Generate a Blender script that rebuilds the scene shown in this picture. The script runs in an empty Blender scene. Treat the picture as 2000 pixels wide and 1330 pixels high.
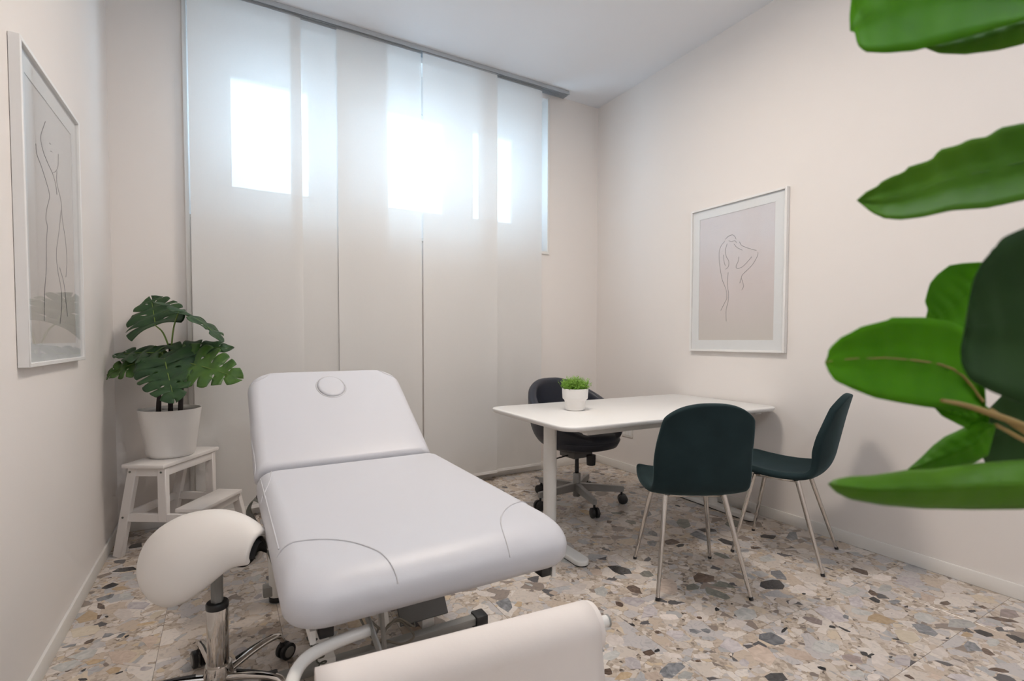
import bpy, bmesh, math, random
from mathutils import Vector, Matrix
from mathutils.bvhtree import BVHTree
random.seed(7)
sc = bpy.context.scene
col = sc.collection
PI = math.pi

# ------------------------------------------------------------------ camera
cam_d = bpy.data.cameras.new('camera')
cam_d.sensor_width = 36.0
cam_d.lens = 981.42 / 2000 * 36
cam_d.shift_x = 0.0
cam_d.shift_y = (695.6 - 665.0) / 2000
cam_d.clip_start = 0.02
cam_d.dof.use_dof = True
cam_d.dof.focus_distance = 2.3
cam_d.dof.aperture_fstop = 4.6
cam = bpy.data.objects.new('camera', cam_d)
col.objects.link(cam)
cr = Vector((0.86745709, -0.49751025, 0.00132136)); cu = Vector((0.01535959, 0.02943541, 0.99944867)); cw = Vector((0.49727485, 0.86695854, -0.03317551))
m = Matrix((cr, cu, -cw)).transposed().to_4x4()
m.translation = Vector((0, 0, 1.14))
cam.matrix_world = m
sc.camera = cam

# ------------------------------------------------------------------ sky, ceiling lamp, added fill light, exposure
world = bpy.data.worlds.new('overcast_sky'); sc.world = world
world.use_nodes = True
bg = world.node_tree.nodes['Background']
bg.inputs[0].default_value = (0.54, 0.77, 1.0, 1)
bg.inputs[1].default_value = 7.4
def area(name, loc, rot, sx, sy, power, color, portal=False, shape='RECTANGLE'):
    l = bpy.data.lights.new(name, 'AREA'); l.shape = shape; l.size = sx; l.size_y = sy
    l.energy = power; l.color = color
    if portal: l.cycles.is_portal = True
    o = bpy.data.objects.new(name, l); o.location = loc; o.rotation_euler = rot; col.objects.link(o)
    return o
LAMP = (1.25, 1.90)
FILL_POS = (0.95, -0.70, 2.72)
area('ceiling_lamp_light', (LAMP[0], LAMP[1], 3.185), (0, 0, 0), 0.60, 0.60, 44, (1.0, 0.89, 0.78), shape='DISK')
gl = bpy.data.lights.new('fill_light', 'POINT'); gl.energy = 38; gl.color = (0.90, 0.95, 1.0); gl.shadow_soft_size = .17  # unseen point light added as ambient fill, not a known lamp of the room
glo = bpy.data.objects.new('fill_light', gl); glo.location = FILL_POS; col.objects.link(glo)
WINS = [(0.03, 0.585), (0.80, 1.615), (1.815, 2.27)]
YN = 3.878
for i, (a, b) in enumerate(WINS):
    area('window_portal', ((a + b) / 2, YN + .055, 2.53), (-PI / 2, 0, 0), b - a, 0.80, 1, (1, 1, 1), portal=True)
sc.view_settings.view_transform = 'Standard'
sc.view_settings.look = 'None'
sc.view_settings.gamma = 1.0
sc.view_settings.use_curve_mapping = False
sc.view_settings.exposure = -0.16
sc.cycles.use_denoising = True
sc.cycles.max_bounces = 7
sc.cycles.diffuse_bounces = 4
sc.cycles.adaptive_min_samples = 12
sc.cycles.glossy_bounces = 3
sc.cycles.transmission_bounces = 4
sc.cycles.use_adaptive_sampling = True
sc.cycles.adaptive_threshold = 0.1
sc.cycles.transparent_max_bounces = 16
sc.cycles.sample_clamp_indirect = 6.0
sc.cycles.caustics_reflective = False
sc.cycles.caustics_refractive = False

# ------------------------------------------------------------------ room numbers
XL, XR, YB, YF, H = -0.5536, 3.0188, 3.6778, -1.5, 3.263

# ------------------------------------------------------------------ materials
MATS = {}
def nodemat(name):
    m = bpy.data.materials.new(name); m.use_nodes = True
    nt = m.node_tree
    return m, nt, nt.nodes, nt.links, nt.nodes['Principled BSDF']
def mat(name, rgb, rough=.5, metal=0, var=.04, scale=30, bump=0.0, bscale=200, spec=.5, coat=0, sheen=0, sub=0, trans=0):
    m, nt, N, L, P = nodemat(name)
    tc = N.new('ShaderNodeTexCoord')
    nz = N.new('ShaderNodeTexNoise'); nz.inputs['Scale'].default_value = scale; nz.inputs['Detail'].default_value = 4
    L.new(tc.outputs['Object'], nz.inputs['Vector'])
    mx = N.new('ShaderNodeMix'); mx.data_type = 'RGBA'
    mx.inputs['A'].default_value = tuple(c * (1 - var) for c in rgb) + (1,)
    mx.inputs['B'].default_value = tuple(min(1, c * (1 + var)) for c in rgb) + (1,)
    L.new(nz.outputs['Fac'], mx.inputs['Factor']); L.new(mx.outputs['Result'], P.inputs['Base Color'])
    P.inputs['Roughness'].default_value = rough; P.inputs['Metallic'].default_value = metal
    P.inputs['Specular IOR Level'].default_value = spec
    if coat: P.inputs['Coat Weight'].default_value = coat; P.inputs['Coat Roughness'].default_value = .15
    if sheen:
        P.inputs['Sheen Weight'].default_value = sheen; P.inputs['Sheen Roughness'].default_value = .35
        P.inputs['Sheen Tint'].default_value = (min(1, rgb[0] * 6 + .1), min(1, rgb[1] * 6 + .1), min(1, rgb[2] * 6 + .1), 1)
    if bump:
        n2 = N.new('ShaderNodeTexNoise'); n2.inputs['Scale'].default_value = bscale; n2.inputs['Detail'].default_value = 3
        L.new(tc.outputs['Object'], n2.inputs['Vector'])
        b = N.new('ShaderNodeBump'); b.inputs['Strength'].default_value = bump; b.inputs['Distance'].default_value = .004
        L.new(n2.outputs['Fac'], b.inputs['Height']); L.new(b.outputs['Normal'], P.inputs['Normal'])
    if trans:
        t = N.new('ShaderNodeBsdfTranslucent'); L.new(mx.outputs['Result'], t.inputs['Color'])
        ms = N.new('ShaderNodeMixShader'); ms.inputs[0].default_value = trans
        out = N['Material Output']
        L.new(P.outputs[0], ms.inputs[1]); L.new(t.outputs[0], ms.inputs[2]); L.new(ms.outputs[0], out.inputs['Surface'])
    MATS[name] = m
    return m
mat('wall_paint', (.83, .79, .762), .9, var=.012, scale=3, bump=.06, bscale=260, spec=.2)
mat('ceiling_paint', (.85, .865, .90), .9, var=.01, scale=3, bump=.05, bscale=260, spec=.2)
mat('trim_white', (.82, .80, .77), .45, var=.015, scale=12)
mat('frame_white', (.84, .83, .82), .4, var=.01)
mat('mat_board', (.84, .84, .85), .85, var=.01)
mat('white_metal', (.80, .79, .77), .35, var=.015)
mat('grey_metal', (.30, .30, .29), .45, metal=.2, var=.03)
mat('dark_grey_metal', (.13, .13, .13), .45, metal=.1, var=.03)
mat('silver_paint', (.34, .335, .33), .42, metal=.35, var=.03)
mat('aluminium', (.50, .53, .56), .4, metal=.35, var=.03)
mat('chrome', (.62, .59, .56), .08, metal=1, var=.02)
mat('black_plastic', (.018, .018, .02), .4, var=.1)
mat('black_cloth', (.02, .02, .022), .95, var=.2, scale=200)
mat('bed_vinyl', (.61, .615, .66), .42, var=.008, scale=20, bump=.05, bscale=500)
mat('bed_piping', (.58, .58, .61), .45, var=.01)
mat('saddle_vinyl', (.78, .745, .71), .42, var=.008, scale=20, bump=.04, bscale=500)
mat('stool_paint', (.80, .765, .745), .42, var=.02, scale=14)
mat('pot_white', (.84, .82, .80), .3, var=.008)
mat('pot_cream', (.82, .79, .75), .35, var=.01)
mat('desk_white', (.83, .825, .815), .28, var=.006)
mat('desk_edge', (.62, .58, .54), .5, var=.02)
mat('navy_leather', (.022, .026, .040), .42, var=.12, scale=40, bump=.12, bscale=300)
mat('green_velvet', (.017, .032, .036), .9, var=.4, scale=8, bump=.12, bscale=700, sheen=.40, spec=.15)
mat('soil', (.05, .035, .025), .95, var=.4, scale=60, bump=.6, bscale=90)
mat('trunk_dark', (.03, .022, .022), .7, var=.3, scale=60, bump=.4, bscale=90)
mat('petiole', (.16, .25, .05), .5, var=.15)
mat('fg_stem', (.34, .23, .07), .5, var=.2)
mat('sprig', (.22, .42, .05), .6, var=.45, scale=45, trans=.25)
mat('paper', (.80, .745, .715), .85, var=.012, scale=25, bump=.05, bscale=120)
mat('strap_grey', (.24, .245, .22), .7, var=.05)
mat('cable', (.20, .18, .15), .5, var=.05)
mat('coil', (.07, .075, .06), .5, var=.05)
mat('brass_bolt', (.18, .19, .17), .4, metal=.8)
mat('ink', (.22, .20, .22), .9)
mat('socket_white', (.80, .78, .75), .35, var=.01)
mat('lamp_body', (.85, .84, .82), .5)

def leafmat(name, dark, light, rough, trans, scale=18, coat=.0):
    m, nt, N, L, P = nodemat(name)
    tc = N.new('ShaderNodeTexCoord'); nz = N.new('ShaderNodeTexNoise'); nz.inputs['Scale'].default_value = scale
    nz.inputs['Detail'].default_value = 3
    L.new(tc.outputs['Object'], nz.inputs['Vector'])
    cr_ = N.new('ShaderNodeValToRGB'); cr_.color_ramp.elements[0].position = .35; cr_.color_ramp.elements[1].position = .68
    cr_.color_ramp.elements[0].color = dark + (1,); cr_.color_ramp.elements[1].color = light + (1,)
    L.new(nz.outputs['Fac'], cr_.inputs['Fac']); L.new(cr_.outputs['Color'], P.inputs['Base Color'])
    P.inputs['Roughness'].default_value = rough; P.inputs['Coat Weight'].default_value = coat; P.inputs['Specular IOR Level'].default_value = .5 if name.startswith('mon') else .22
    t = N.new('ShaderNodeBsdfTranslucent'); L.new(cr_.outputs['Color'], t.inputs['Color'])
    ms = N.new('ShaderNodeMixShader'); ms.inputs[0].default_value = trans
    L.new(P.outputs[0], ms.inputs[1]); L.new(t.outputs[0], ms.inputs[2]); L.new(ms.outputs[0], N['Material Output'].inputs['Surface'])
    MATS[name] = m
leafmat('monstera', (.020, .062, .024), (.040, .100, .032), .45, .12)
leafmat('monstera_light', (.050, .125, .025), (.085, .190, .030), .42, .18)
leafmat('fg_leaf', (.065, .265, .002), (.130, .420, .004), .55, .40, scale=9)
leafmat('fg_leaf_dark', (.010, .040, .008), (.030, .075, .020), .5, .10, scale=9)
leafmat('fg_leaf_mid', (.070, .215, .010), (.110, .290, .016), .45, .30, scale=9)

def curtain_mat():
    m = bpy.data.materials.new('sheer_fabric'); m.use_nodes = True
    nt = m.node_tree; N = nt.nodes; L = nt.links; N.clear()
    out = N.new('ShaderNodeOutputMaterial')
    tc = N.new('ShaderNodeTexCoord'); nz = N.new('ShaderNodeTexNoise')
    mp = N.new('ShaderNodeMapping'); mp.inputs['Scale'].default_value = (420, 420, 60)
    L.new(tc.outputs['Object'], mp.inputs['Vector']); L.new(mp.outputs['Vector'], nz.inputs['Vector'])
    nz.inputs['Scale'].default_value = 1.0
    mx = N.new('ShaderNodeMix'); mx.data_type = 'RGBA'
    mx.inputs['A'].default_value = (.86, .855, .845, 1); mx.inputs['B'].default_value = (.89, .885, .875, 1)
    L.new(nz.outputs['Fac'], mx.inputs['Factor'])
    d = N.new('ShaderNodeBsdfDiffuse'); t = N.new('ShaderNodeBsdfTranslucent'); tr = N.new('ShaderNodeBsdfTransparent')
    L.new(mx.outputs['Result'], d.inputs['Color']); L.new(mx.outputs['Result'], t.inputs['Color'])
    a = N.new('ShaderNodeMixShader'); a.inputs[0].default_value = .27
    L.new(d.outputs[0], a.inputs[1]); L.new(t.outputs[0], a.inputs[2])
    b = N.new('ShaderNodeMixShader'); b.inputs[0].default_value = .10
    L.new(a.outputs[0], b.inputs[1]); L.new(tr.outputs[0], b.inputs[2]); L.new(b.outputs[0], out.inputs['Surface'])
    MATS['sheer_fabric'] = m
curtain_mat()

def glass_mat(name, base, gl):
    m = bpy.data.materials.new(name); m.use_nodes = True
    nt = m.node_tree; N = nt.nodes; L = nt.links; N.clear()
    out = N.new('ShaderNodeOutputMaterial')
    tr = N.new('ShaderNodeBsdfTransparent'); tr.inputs[0].default_value = base
    g = N.new('ShaderNodeBsdfGlossy'); g.inputs['Roughness'].default_value = .02
    lw = N.new('ShaderNodeLayerWeight'); lw.inputs['Blend'].default_value = .5
    pw = N.new('ShaderNodeMath'); pw.operation = 'POWER'; pw.inputs[1].default_value = 4.0; L.new(lw.outputs['Facing'], pw.inputs[0])
    fr = N.new('ShaderNodeMath'); fr.operation = 'MULTIPLY_ADD'; fr.inputs[1].default_value = gl; fr.inputs[2].default_value = .025; L.new(pw.outputs[0], fr.inputs[0])
    ms = N.new('ShaderNodeMixShader'); L.new(fr.outputs[0], ms.inputs[0]); L.new(tr.outputs[0], ms.inputs[1]); L.new(g.outputs[0], ms.inputs[2])
    L.new(ms.outputs[0], out.inputs['Surface']); MATS[name] = m
glass_mat('picture_glass', (.985, .99, .99, 1), .55)
glass_mat('window_glass', (.97, .99, .99, 1), .5)

def print_mat(name, top, midc, bot):  # vertical tint: the print's own colours plus some glass reflection put into them
    m, nt, N, L, P = nodemat(name)
    tc = N.new('ShaderNodeTexCoord'); sx = N.new('ShaderNodeSeparateXYZ'); L.new(tc.outputs['Generated'], sx.inputs[0])
    nz = N.new('ShaderNodeTexNoise'); nz.inputs['Scale'].default_value = 2.2; L.new(tc.outputs['Generated'], nz.inputs['Vector'])
    ad = N.new('ShaderNodeMath'); ad.operation = 'MULTIPLY_ADD'; ad.inputs[1].default_value = .35
    L.new(nz.outputs['Fac'], ad.inputs[0]); L.new(sx.outputs['Z'], ad.inputs[2])
    r = N.new('ShaderNodeValToRGB'); e = r.color_ramp.elements
    e[0].position = .18; e[0].color = bot + (1,); e[1].position = .98; e[1].color = top + (1,)
    k = e.new(.6); k.color = midc + (1,)
    L.new(ad.outputs[0], r.inputs['Fac']); L.new(r.outputs['Color'], P.inputs['Base Color']); P.inputs['Roughness'].default_value = .9
    MATS[name] = m
print_mat('blush_print', (.74, .70, .73), (.73, .65, .645), (.68, .625, .585))
print_mat('sand_print', (.76, .74, .74), (.73, .68, .66), (.69, .635, .59))

def chip_mat(name, a, b, vein, rough=.16):
    m, nt, N, L, P = nodemat(name)
    g = N.new('ShaderNodeNewGeometry'); oi = N.new('ShaderNodeObjectInfo')
    nz = N.new('ShaderNodeTexNoise'); nz.inputs['Scale'].default_value = 26; nz.inputs['Detail'].default_value = 6; nz.inputs['Distortion'].default_value = 1.6
    L.new(g.outputs['Position'], nz.inputs['Vector'])
    r = N.new('ShaderNodeValToRGB'); e = r.color_ramp.elements
    e[0].position = .32; e[0].color = a + (1,); e[1].position = .66; e[1].color = b + (1,)
    k = e.new(.74); k.color = vein + (1,)
    L.new(nz.outputs['Fac'], r.inputs['Fac'])
    hv = N.new('ShaderNodeHueSaturation'); mr = N.new('ShaderNodeMapRange'); mr.inputs['To Min'].default_value = .82; mr.inputs['To Max'].default_value = 1.15
    L.new(oi.outputs['Random'], mr.inputs['Value']); L.new(mr.outputs[0], hv.inputs['Value']); L.new(r.outputs['Color'], hv.inputs['Color'])
    L.new(hv.outputs['Color'], P.inputs['Base Color']); P.inputs['Roughness'].default_value = rough
    MATS[name] = m
CH = {'k': ((.035, .034, .036), (.070, .068, .070), (.14, .13, .13)), 'n': ((.16, .16, .14), (.27, .265, .23), (.36, .34, .30)),
      's': ((.15, .155, .17), (.30, .305, .32), (.48, .47, .47)), 'b': ((.085, .060, .048), (.19, .135, .105), (.30, .23, .18)),
      'l': ((.44, .40, .42), (.62, .575, .575), (.36, .34, .37)), 'w': ((.62, .555, .515), (.76, .69, .645), (.48, .44, .43)),
      'g': ((.42, .42, .41), (.58, .57, .545), (.36, .37, .39)), 't': ((.50, .40, .33), (.62, .51, .43), (.42, .36, .32)),
      'm': ((.26, .21, .20), (.38, .315, .30), (.46, .40, .38)), 'o': ((.48, .35, .22), (.60, .46, .31), (.40, .29, .20)),
      'c': ((.66, .57, .44), (.75, .66, .53), (.52, .45, .37))}
for k, v in CH.items(): chip_mat('stone_' + k, *v)

def terrazzo():
    m, nt, N, L, P = nodemat('terrazzo')
    g = N.new('ShaderNodeNewGeometry'); oi = N.new('ShaderNodeObjectInfo')
    off = N.new('ShaderNodeVectorMath'); off.operation = 'MULTIPLY_ADD'
    cmb = N.new('ShaderNodeCombineXYZ'); L.new(oi.outputs['Random'], cmb.inputs[0]); L.new(oi.outputs['Random'], cmb.inputs[1])
    off.inputs[1].default_value = (37, 53, 0); L.new(cmb.outputs[0], off.inputs[0]); L.new(g.outputs['Position'], off.inputs[2])
    def warp(sc_, amt):
        n = N.new('ShaderNodeTexNoise'); n.inputs['Scale'].default_value = sc_; n.inputs['Detail'].default_value = 3
        L.new(off.outputs[0], n.inputs['Vector'])
        s = N.new('ShaderNodeVectorMath'); s.operation = 'SUBTRACT'; s.inputs[1].default_value = (.5, .5, .5); L.new(n.outputs['Color'], s.inputs[0])
        k = N.new('ShaderNodeVectorMath'); k.operation = 'MULTIPLY_ADD'; k.inputs[1].default_value = (amt, amt, 0)
        L.new(s.outputs[0], k.inputs[0]); L.new(off.outputs[0], k.inputs[2])
        return k.outputs[0]
    def vor(vec, scale, feature='F1', rnd=1.0):
        v = N.new('ShaderNodeTexVoronoi'); v.voronoi_dimensions = '2D'; v.feature = feature
        v.inputs['Scale'].default_value = scale; v.inputs['Randomness'].default_value = rnd
        L.new(vec, v.inputs['Vector']); return v
    def ramp(inp, stops, interp='LINEAR'):
        r = N.new('ShaderNodeValToRGB'); r.color_ramp.interpolation = interp
        e = r.color_ramp.elements
        e[0].position = stops[0][0]; e[0].color = stops[0][1] + (1,)
        e[1].position = stops[-1][0]; e[1].color = stops[-1][1] + (1,)
        for p_, c_ in stops[1:-1]:
            k = e.new(p_); k.color = c_ + (1,)
        L.new(inp, r.inputs['Fac']); return r.outputs['Color']
    def mixc(f, a, b):
        x = N.new('ShaderNodeMix'); x.data_type = 'RGBA'; L.new(f, x.inputs['Factor']); L.new(a, x.inputs['A']); L.new(b, x.inputs['B']); return x.outputs['Result']
    def sep(v):
        s = N.new('ShaderNodeSeparateColor'); L.new(v.outputs['Color'], s.inputs[0]); return s
    def mask(de, thr, keep_val, keep_thr):
        a = N.new('ShaderNodeMath'); a.operation = 'GREATER_THAN'; a.inputs[1].default_value = thr; L.new(de.outputs['Distance'], a.inputs[0])
        b = N.new('ShaderNodeMath'); b.operation = 'LESS_THAN'; b.inputs[1].default_value = keep_thr; L.new(keep_val, b.inputs[0])
        c_ = N.new('ShaderNodeMath'); c_.operation = 'MULTIPLY'; L.new(a.outputs[0], c_.inputs[0]); L.new(b.outputs[0], c_.inputs[1]); return c_.outputs[0]
    # cement with fine grit
    w0 = warp(60, .008); v0 = vor(w0, 95); s0 = sep(v0)
    base = ramp(s0.outputs[0], [(0, (.34, .28, .23)), (.25, (.46, .385, .315)), (.6, (.54, .455, .38)), (.92, (.62, .54, .46)), (1, (.10, .08, .07))])
    pal = [(0, (.60, .53, .47)), (.18, (.68, .61, .56)), (.34, (.52, .49, .48)), (.48, (.72, .65, .59)), (.60, (.55, .46, .38)), (.70, (.60, .56, .56)), (.80, (.42, .41, .41)), (.87, (.62, .50, .36)), (.93, (.25, .21, .19)), (1, (.07, .065, .065))]
    # small chips
    w1 = warp(40, .014); v1 = vor(w1, 46); e1 = vor(w1, 46, 'DISTANCE_TO_EDGE'); s1 = sep(v1)
    c1 = ramp(s1.outputs[1], pal, 'CONSTANT'); c = mixc(mask(e1, .055, s1.outputs[0], .5), base, c1)
    # middle chips
    w2 = warp(22, .028); v2 = vor(w2, 21); e2 = vor(w2, 21, 'DISTANCE_TO_EDGE'); s2 = sep(v2)
    vein = N.new('ShaderNodeTexNoise'); vein.inputs['Scale'].default_value = 30; vein.inputs['Detail'].default_value = 6; vein.inputs['Distortion'].default_value = 2.0
    L.new(off.outputs[0], vein.inputs['Vector'])
    vr = ramp(vein.outputs['Fac'], [(.3, (.80, .80, .81)), (.5, (1, 1, 1)), (.7, (1.0, .985, .96))])
    def vmul(cc):
        x = N.new('ShaderNodeMix'); x.data_type = 'RGBA'; x.blend_type = 'MULTIPLY'; x.inputs['Factor'].default_value = 1
        L.new(cc, x.inputs['A']); L.new(vr, x.inputs['B']); return x.outputs['Result']
    pal2 = [(0, (.64, .57, .51)), (.2, (.72, .655, .60)), (.38, (.56, .53, .525)), (.52, (.74, .68, .63)), (.64, (.57, .475, .39)), (.76, (.47, .46, .465)), (.86, (.66, .56, .44)), (.90, (.30, .25, .22)), (.95, (.13, .125, .13)), (1, (.05, .05, .05))]
    c2 = vmul(ramp(s2.outputs[1], pal2, 'CONSTANT')); c = mixc(mask(e2, .05, s2.outputs[0], .46), c, c2)
    # large chips
    w3 = warp(11, .05); v3 = vor(w3, 10.5); e3 = vor(w3, 10.5, 'DISTANCE_TO_EDGE'); s3 = sep(v3)
    c3 = vmul(ramp(s3.outputs[1], pal2[:8] + [(1, (.2, .19, .19))], 'CONSTANT')); c = mixc(mask(e3, .10, s3.outputs[0], .34), c, c3)
    L.new(c, P.inputs['Base Color'])
    rn = N.new('ShaderNodeTexNoise'); rn.inputs['Scale'].default_value = 5; L.new(off.outputs[0], rn.inputs['Vector'])
    mr = N.new('ShaderNodeMapRange'); mr.inputs['To Min'].default_value = .13; mr.inputs['To Max'].default_value = .26
    L.new(rn.outputs['Fac'], mr.inputs['Value']); L.new(mr.outputs[0], P.inputs['Roughness'])
    P.inputs['Specular IOR Level'].default_value = .42
    MATS['terrazzo'] = m
terrazzo()
mat('grout', (.22, .19, .165), .8, var=.1, scale=40)

# ------------------------------------------------------------------ helpers
def link(name, me, mt, parent=None, smooth=False, auto=None):
    o = bpy.data.objects.new(name, me); col.objects.link(o)
    if mt and not me.materials: me.materials.append(MATS[mt])
    if smooth:
        for p in me.polygons: p.use_smooth = True
    if auto:
        try: me.set_sharp_from_angle(angle=math.radians(auto))
        except Exception: pass
    if parent: o.parent = parent
    return o
def from_bm(name, bm, mt, parent=None, smooth=False, auto=None):
    bmesh.ops.recalc_face_normals(bm, faces=bm.faces)
    me = bpy.data.meshes.new(name); bm.to_mesh(me); bm.free()
    return link(name, me, mt, parent, smooth, auto)
def pyd(name, v, f, mt, parent=None, smooth=False, auto=None, recalc=True):
    bm = bmesh.new()
    vs = [bm.verts.new(p) for p in v]
    for q in f:
        try: bm.faces.new([vs[i] for i in q])
        except ValueError: pass
    if not recalc:
        me = bpy.data.meshes.new(name); bm.to_mesh(me); bm.free(); return link(name, me, mt, parent, smooth, auto)
    return from_bm(name, bm, mt, parent, smooth, auto)
def thing(name, label, cat, loc=(0, 0, 0), rz=0, group=None):
    o = bpy.data.objects.new(name, None); col.objects.link(o); o.empty_display_size = .05
    o.location = loc; o.rotation_euler = (0, 0, rz); o['label'] = label; o['category'] = cat
    if group: o['group'] = group
    return o
def tag(o, label, cat, group=None):
    o['label'] = label; o['category'] = cat
    if group: o['group'] = group
    return o
def struct(o, label=None):
    o['kind'] = 'structure'
    if label: o['label'] = label
    return o
def add_box(bm, x0, x1, y0, y1, z0, z1, bev=0.0, seg=2, M=None):
    r = bmesh.ops.create_cube(bm, size=1.0)
    vs = r['verts']
    for v in vs: v.co = Vector(((x0 + x1) / 2 + v.co.x * (x1 - x0), (y0 + y1) / 2 + v.co.y * (y1 - y0), (z0 + z1) / 2 + v.co.z * (z1 - z0)))
    if bev:
        es = list({e for v in vs for e in v.link_edges})
        r2 = bmesh.ops.bevel(bm, geom=es, offset=bev, segments=seg, profile=.5, affect='EDGES')
        vs = list({v for f in r2['faces'] for v in f.verts} | {v for v in vs if v.is_valid})
    if M is not None:
        for v in vs: v.co = M @ v.co
    return vs
def box(name, x0, x1, y0, y1, z0, z1, mt, parent=None, bev=0.0, seg=2, M=None):
    bm = bmesh.new(); add_box(bm, x0, x1, y0, y1, z0, z1, bev, seg, M)
    return from_bm(name, bm, mt, parent, smooth=bool(bev), auto=40 if bev else None)
def bar(name, a, b, w, t, mt, parent=None, up=(0, 0, 1), bev=0.002, bm=None):
    """rectangular bar from a to b, width w (sideways) and thickness t (along up)"""
    a = Vector(a); b = Vector(b); d = b - a; L = d.length; z = d.normalized(); u = Vector(up)
    s = z.cross(u).normalized(); u = s.cross(z)
    M = Matrix((s, u, z)).transposed().to_4x4(); M.translation = a
    own = bm is None
    if own: bm = bmesh.new()
    add_box(bm, -w / 2, w / 2, -t / 2, t / 2, 0, L, bev, 1, M)
    if own: return from_bm(name, bm, mt, parent, smooth=True, auto=40)
def catmull(pts, n=8):
    P = [Vector(p) for p in pts]
    if len(P) < 3: return P
    P = [P[0] * 2 - P[1]] + P + [P[-1] * 2 - P[-2]]
    out = []
    for i in range(1, len(P) - 2):
        a, b, c, d = P[i - 1], P[i], P[i + 1], P[i + 2]
        for k in range(n):
            t = k / n
            out.append(.5 * ((2 * b) + (c - a) * t + (2 * a - 5 * b + 4 * c - d) * t * t + (3 * b - a - 3 * c + d) * t ** 3))
    out.append(P[-2]); return out
def add_tube(bm, pts, rad, seg=10, cap=True, flat=None):
    pts = [Vector(p) for p in pts]; n = len(pts)
    rads = rad if isinstance(rad, (list, tuple)) else [rad] * n
    tang = [(pts[min(i + 1, n - 1)] - pts[max(i - 1, 0)]).normalized() for i in range(n)]
    up = Vector((0, 0, 1)) if abs(tang[0].z) < .9 else Vector((1, 0, 0))
    nrm = tang[0].cross(up).normalized(); rings = []
    for i in range(n):
        t = tang[i]; nrm = (nrm - t * nrm.dot(t))
        nrm = nrm.normalized() if nrm.length > 1e-6 else t.orthogonal().normalized()
        b = t.cross(nrm); r = rads[i]
        rings.append([bm.verts.new(pts[i] + (nrm * math.cos(k * 2 * PI / seg) * (flat[0] if flat else 1) + b * math.sin(k * 2 * PI / seg) * (flat[1] if flat else 1)) * r) for k in range(seg)])
    for i in range(n - 1):
        for k in range(seg):
            bm.faces.new([rings[i][k], rings[i][(k + 1) % seg], rings[i + 1][(k + 1) % seg], rings[i + 1][k]])
    if cap:
        bm.faces.new(rings[0][::-1]); bm.faces.new(rings[-1])
def tube(name, pts, rad, mt, parent=None, seg=10, smooth_pts=0, flat=None):
    if smooth_pts:
        n0 = len(pts); p2 = catmull(pts, smooth_pts)
        if isinstance(rad, (list, tuple)):
            rr = []
            for i in range(len(p2)):
                f = i / (len(p2) - 1) * (n0 - 1); k = min(int(f), n0 - 2); rr.append(rad[k] + (rad[k + 1] - rad[k]) * (f - k))
            rad = rr
        pts = p2
    bm = bmesh.new(); add_tube(bm, pts, rad, seg, True, flat)
    return from_bm(name, bm, mt, parent, smooth=True, auto=50)
def add_lathe(bm, prof, seg=32, c=(0, 0, 0), capb=True, capt=True, sx=1, sy=1):
    c = Vector(c)
    rings = [[bm.verts.new(c + Vector((r * math.cos(k * 2 * PI / seg) * sx, r * math.sin(k * 2 * PI / seg) * sy, z))) for k in range(seg)] for r, z in prof]
    for i in range(len(rings) - 1):
        for k in range(seg):
            bm.faces.new([rings[i][k], rings[i][(k + 1) % seg], rings[i + 1][(k + 1) % seg], rings[i + 1][k]])
    if capb: bm.faces.new(rings[0][::-1])
    if capt: bm.faces.new(rings[-1])
def lathe(name, prof, mt, parent=None, seg=32, c=(0, 0, 0), capb=True, capt=True, auto=40, sx=1, sy=1):
    bm = bmesh.new(); add_lathe(bm, prof, seg, c, capb, capt, sx, sy)
    return from_bm(name, bm, mt, parent, smooth=True, auto=auto)
def grid(name, P, mt, parent=None, closed_u=False, smooth=True, thick=0, sub=0, off=0):
    """P[i][j] points"""
    n = len(P); mm = len(P[0]); v = [p for row in P for p in row]; f = []
    for i in range(n - 1):
        for j in range(mm - (0 if closed_u else 1)):
            f.append((i * mm + j, i * mm + (j + 1) % mm, (i + 1) * mm + (j + 1) % mm, (i + 1) * mm + j))
    o = pyd(name, v, f, mt, parent, smooth)
    if thick:
        s = o.modifiers.new('solid', 'SOLIDIFY'); s.thickness = thick; s.offset = off
    if sub:
        s = o.modifiers.new('sub', 'SUBSURF'); s.levels = sub; s.render_levels = sub
    return o
def copy_tree(o, parent=None):
    c = o.copy(); col.objects.link(c); c.parent = parent
    for ch in o.children: copy_tree(ch, c)
    return c
def rrect(x0, x1, y0, y1, r, n=8):
    """rounded rectangle; r is one radius or four (+x+y, -x+y, -x-y, +x-y)"""
    lim = min((x1 - x0) / 2 - 1e-4, (y1 - y0) / 2 - 1e-4); pts = []
    rs = [min(q, lim) for q in (r if isinstance(r, (list, tuple)) else [r] * 4)]
    for (cx, cy, sx, sy, a0), q in zip(((x1, y1, -1, -1, 0), (x0, y1, 1, -1, 90), (x0, y0, 1, 1, 180), (x1, y0, -1, 1, 270)), rs):
        for k in range(n + 1):
            a = math.radians(a0 + 90 * k / n); pts.append((cx + sx * q + q * math.cos(a), cy + sy * q + q * math.sin(a)))
    return pts
def slab(name, rings, mt, parent=None, M=None, auto=None):
    """loft of equal-length closed rings (list of 3D lists), capped"""
    bm = bmesh.new(); R = [[bm.verts.new((M @ Vector(p)) if M is not None else p) for p in r] for r in rings]; n = len(R[0])
    for i in range(len(R) - 1):
        for k in range(n): bm.faces.new([R[i][k], R[i][(k + 1) % n], R[i + 1][(k + 1) % n], R[i + 1][k]])
    bm.faces.new(R[0][::-1]); bm.faces.new(R[-1])
    return from_bm(name, bm, mt, parent, smooth=True, auto=auto)

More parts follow.
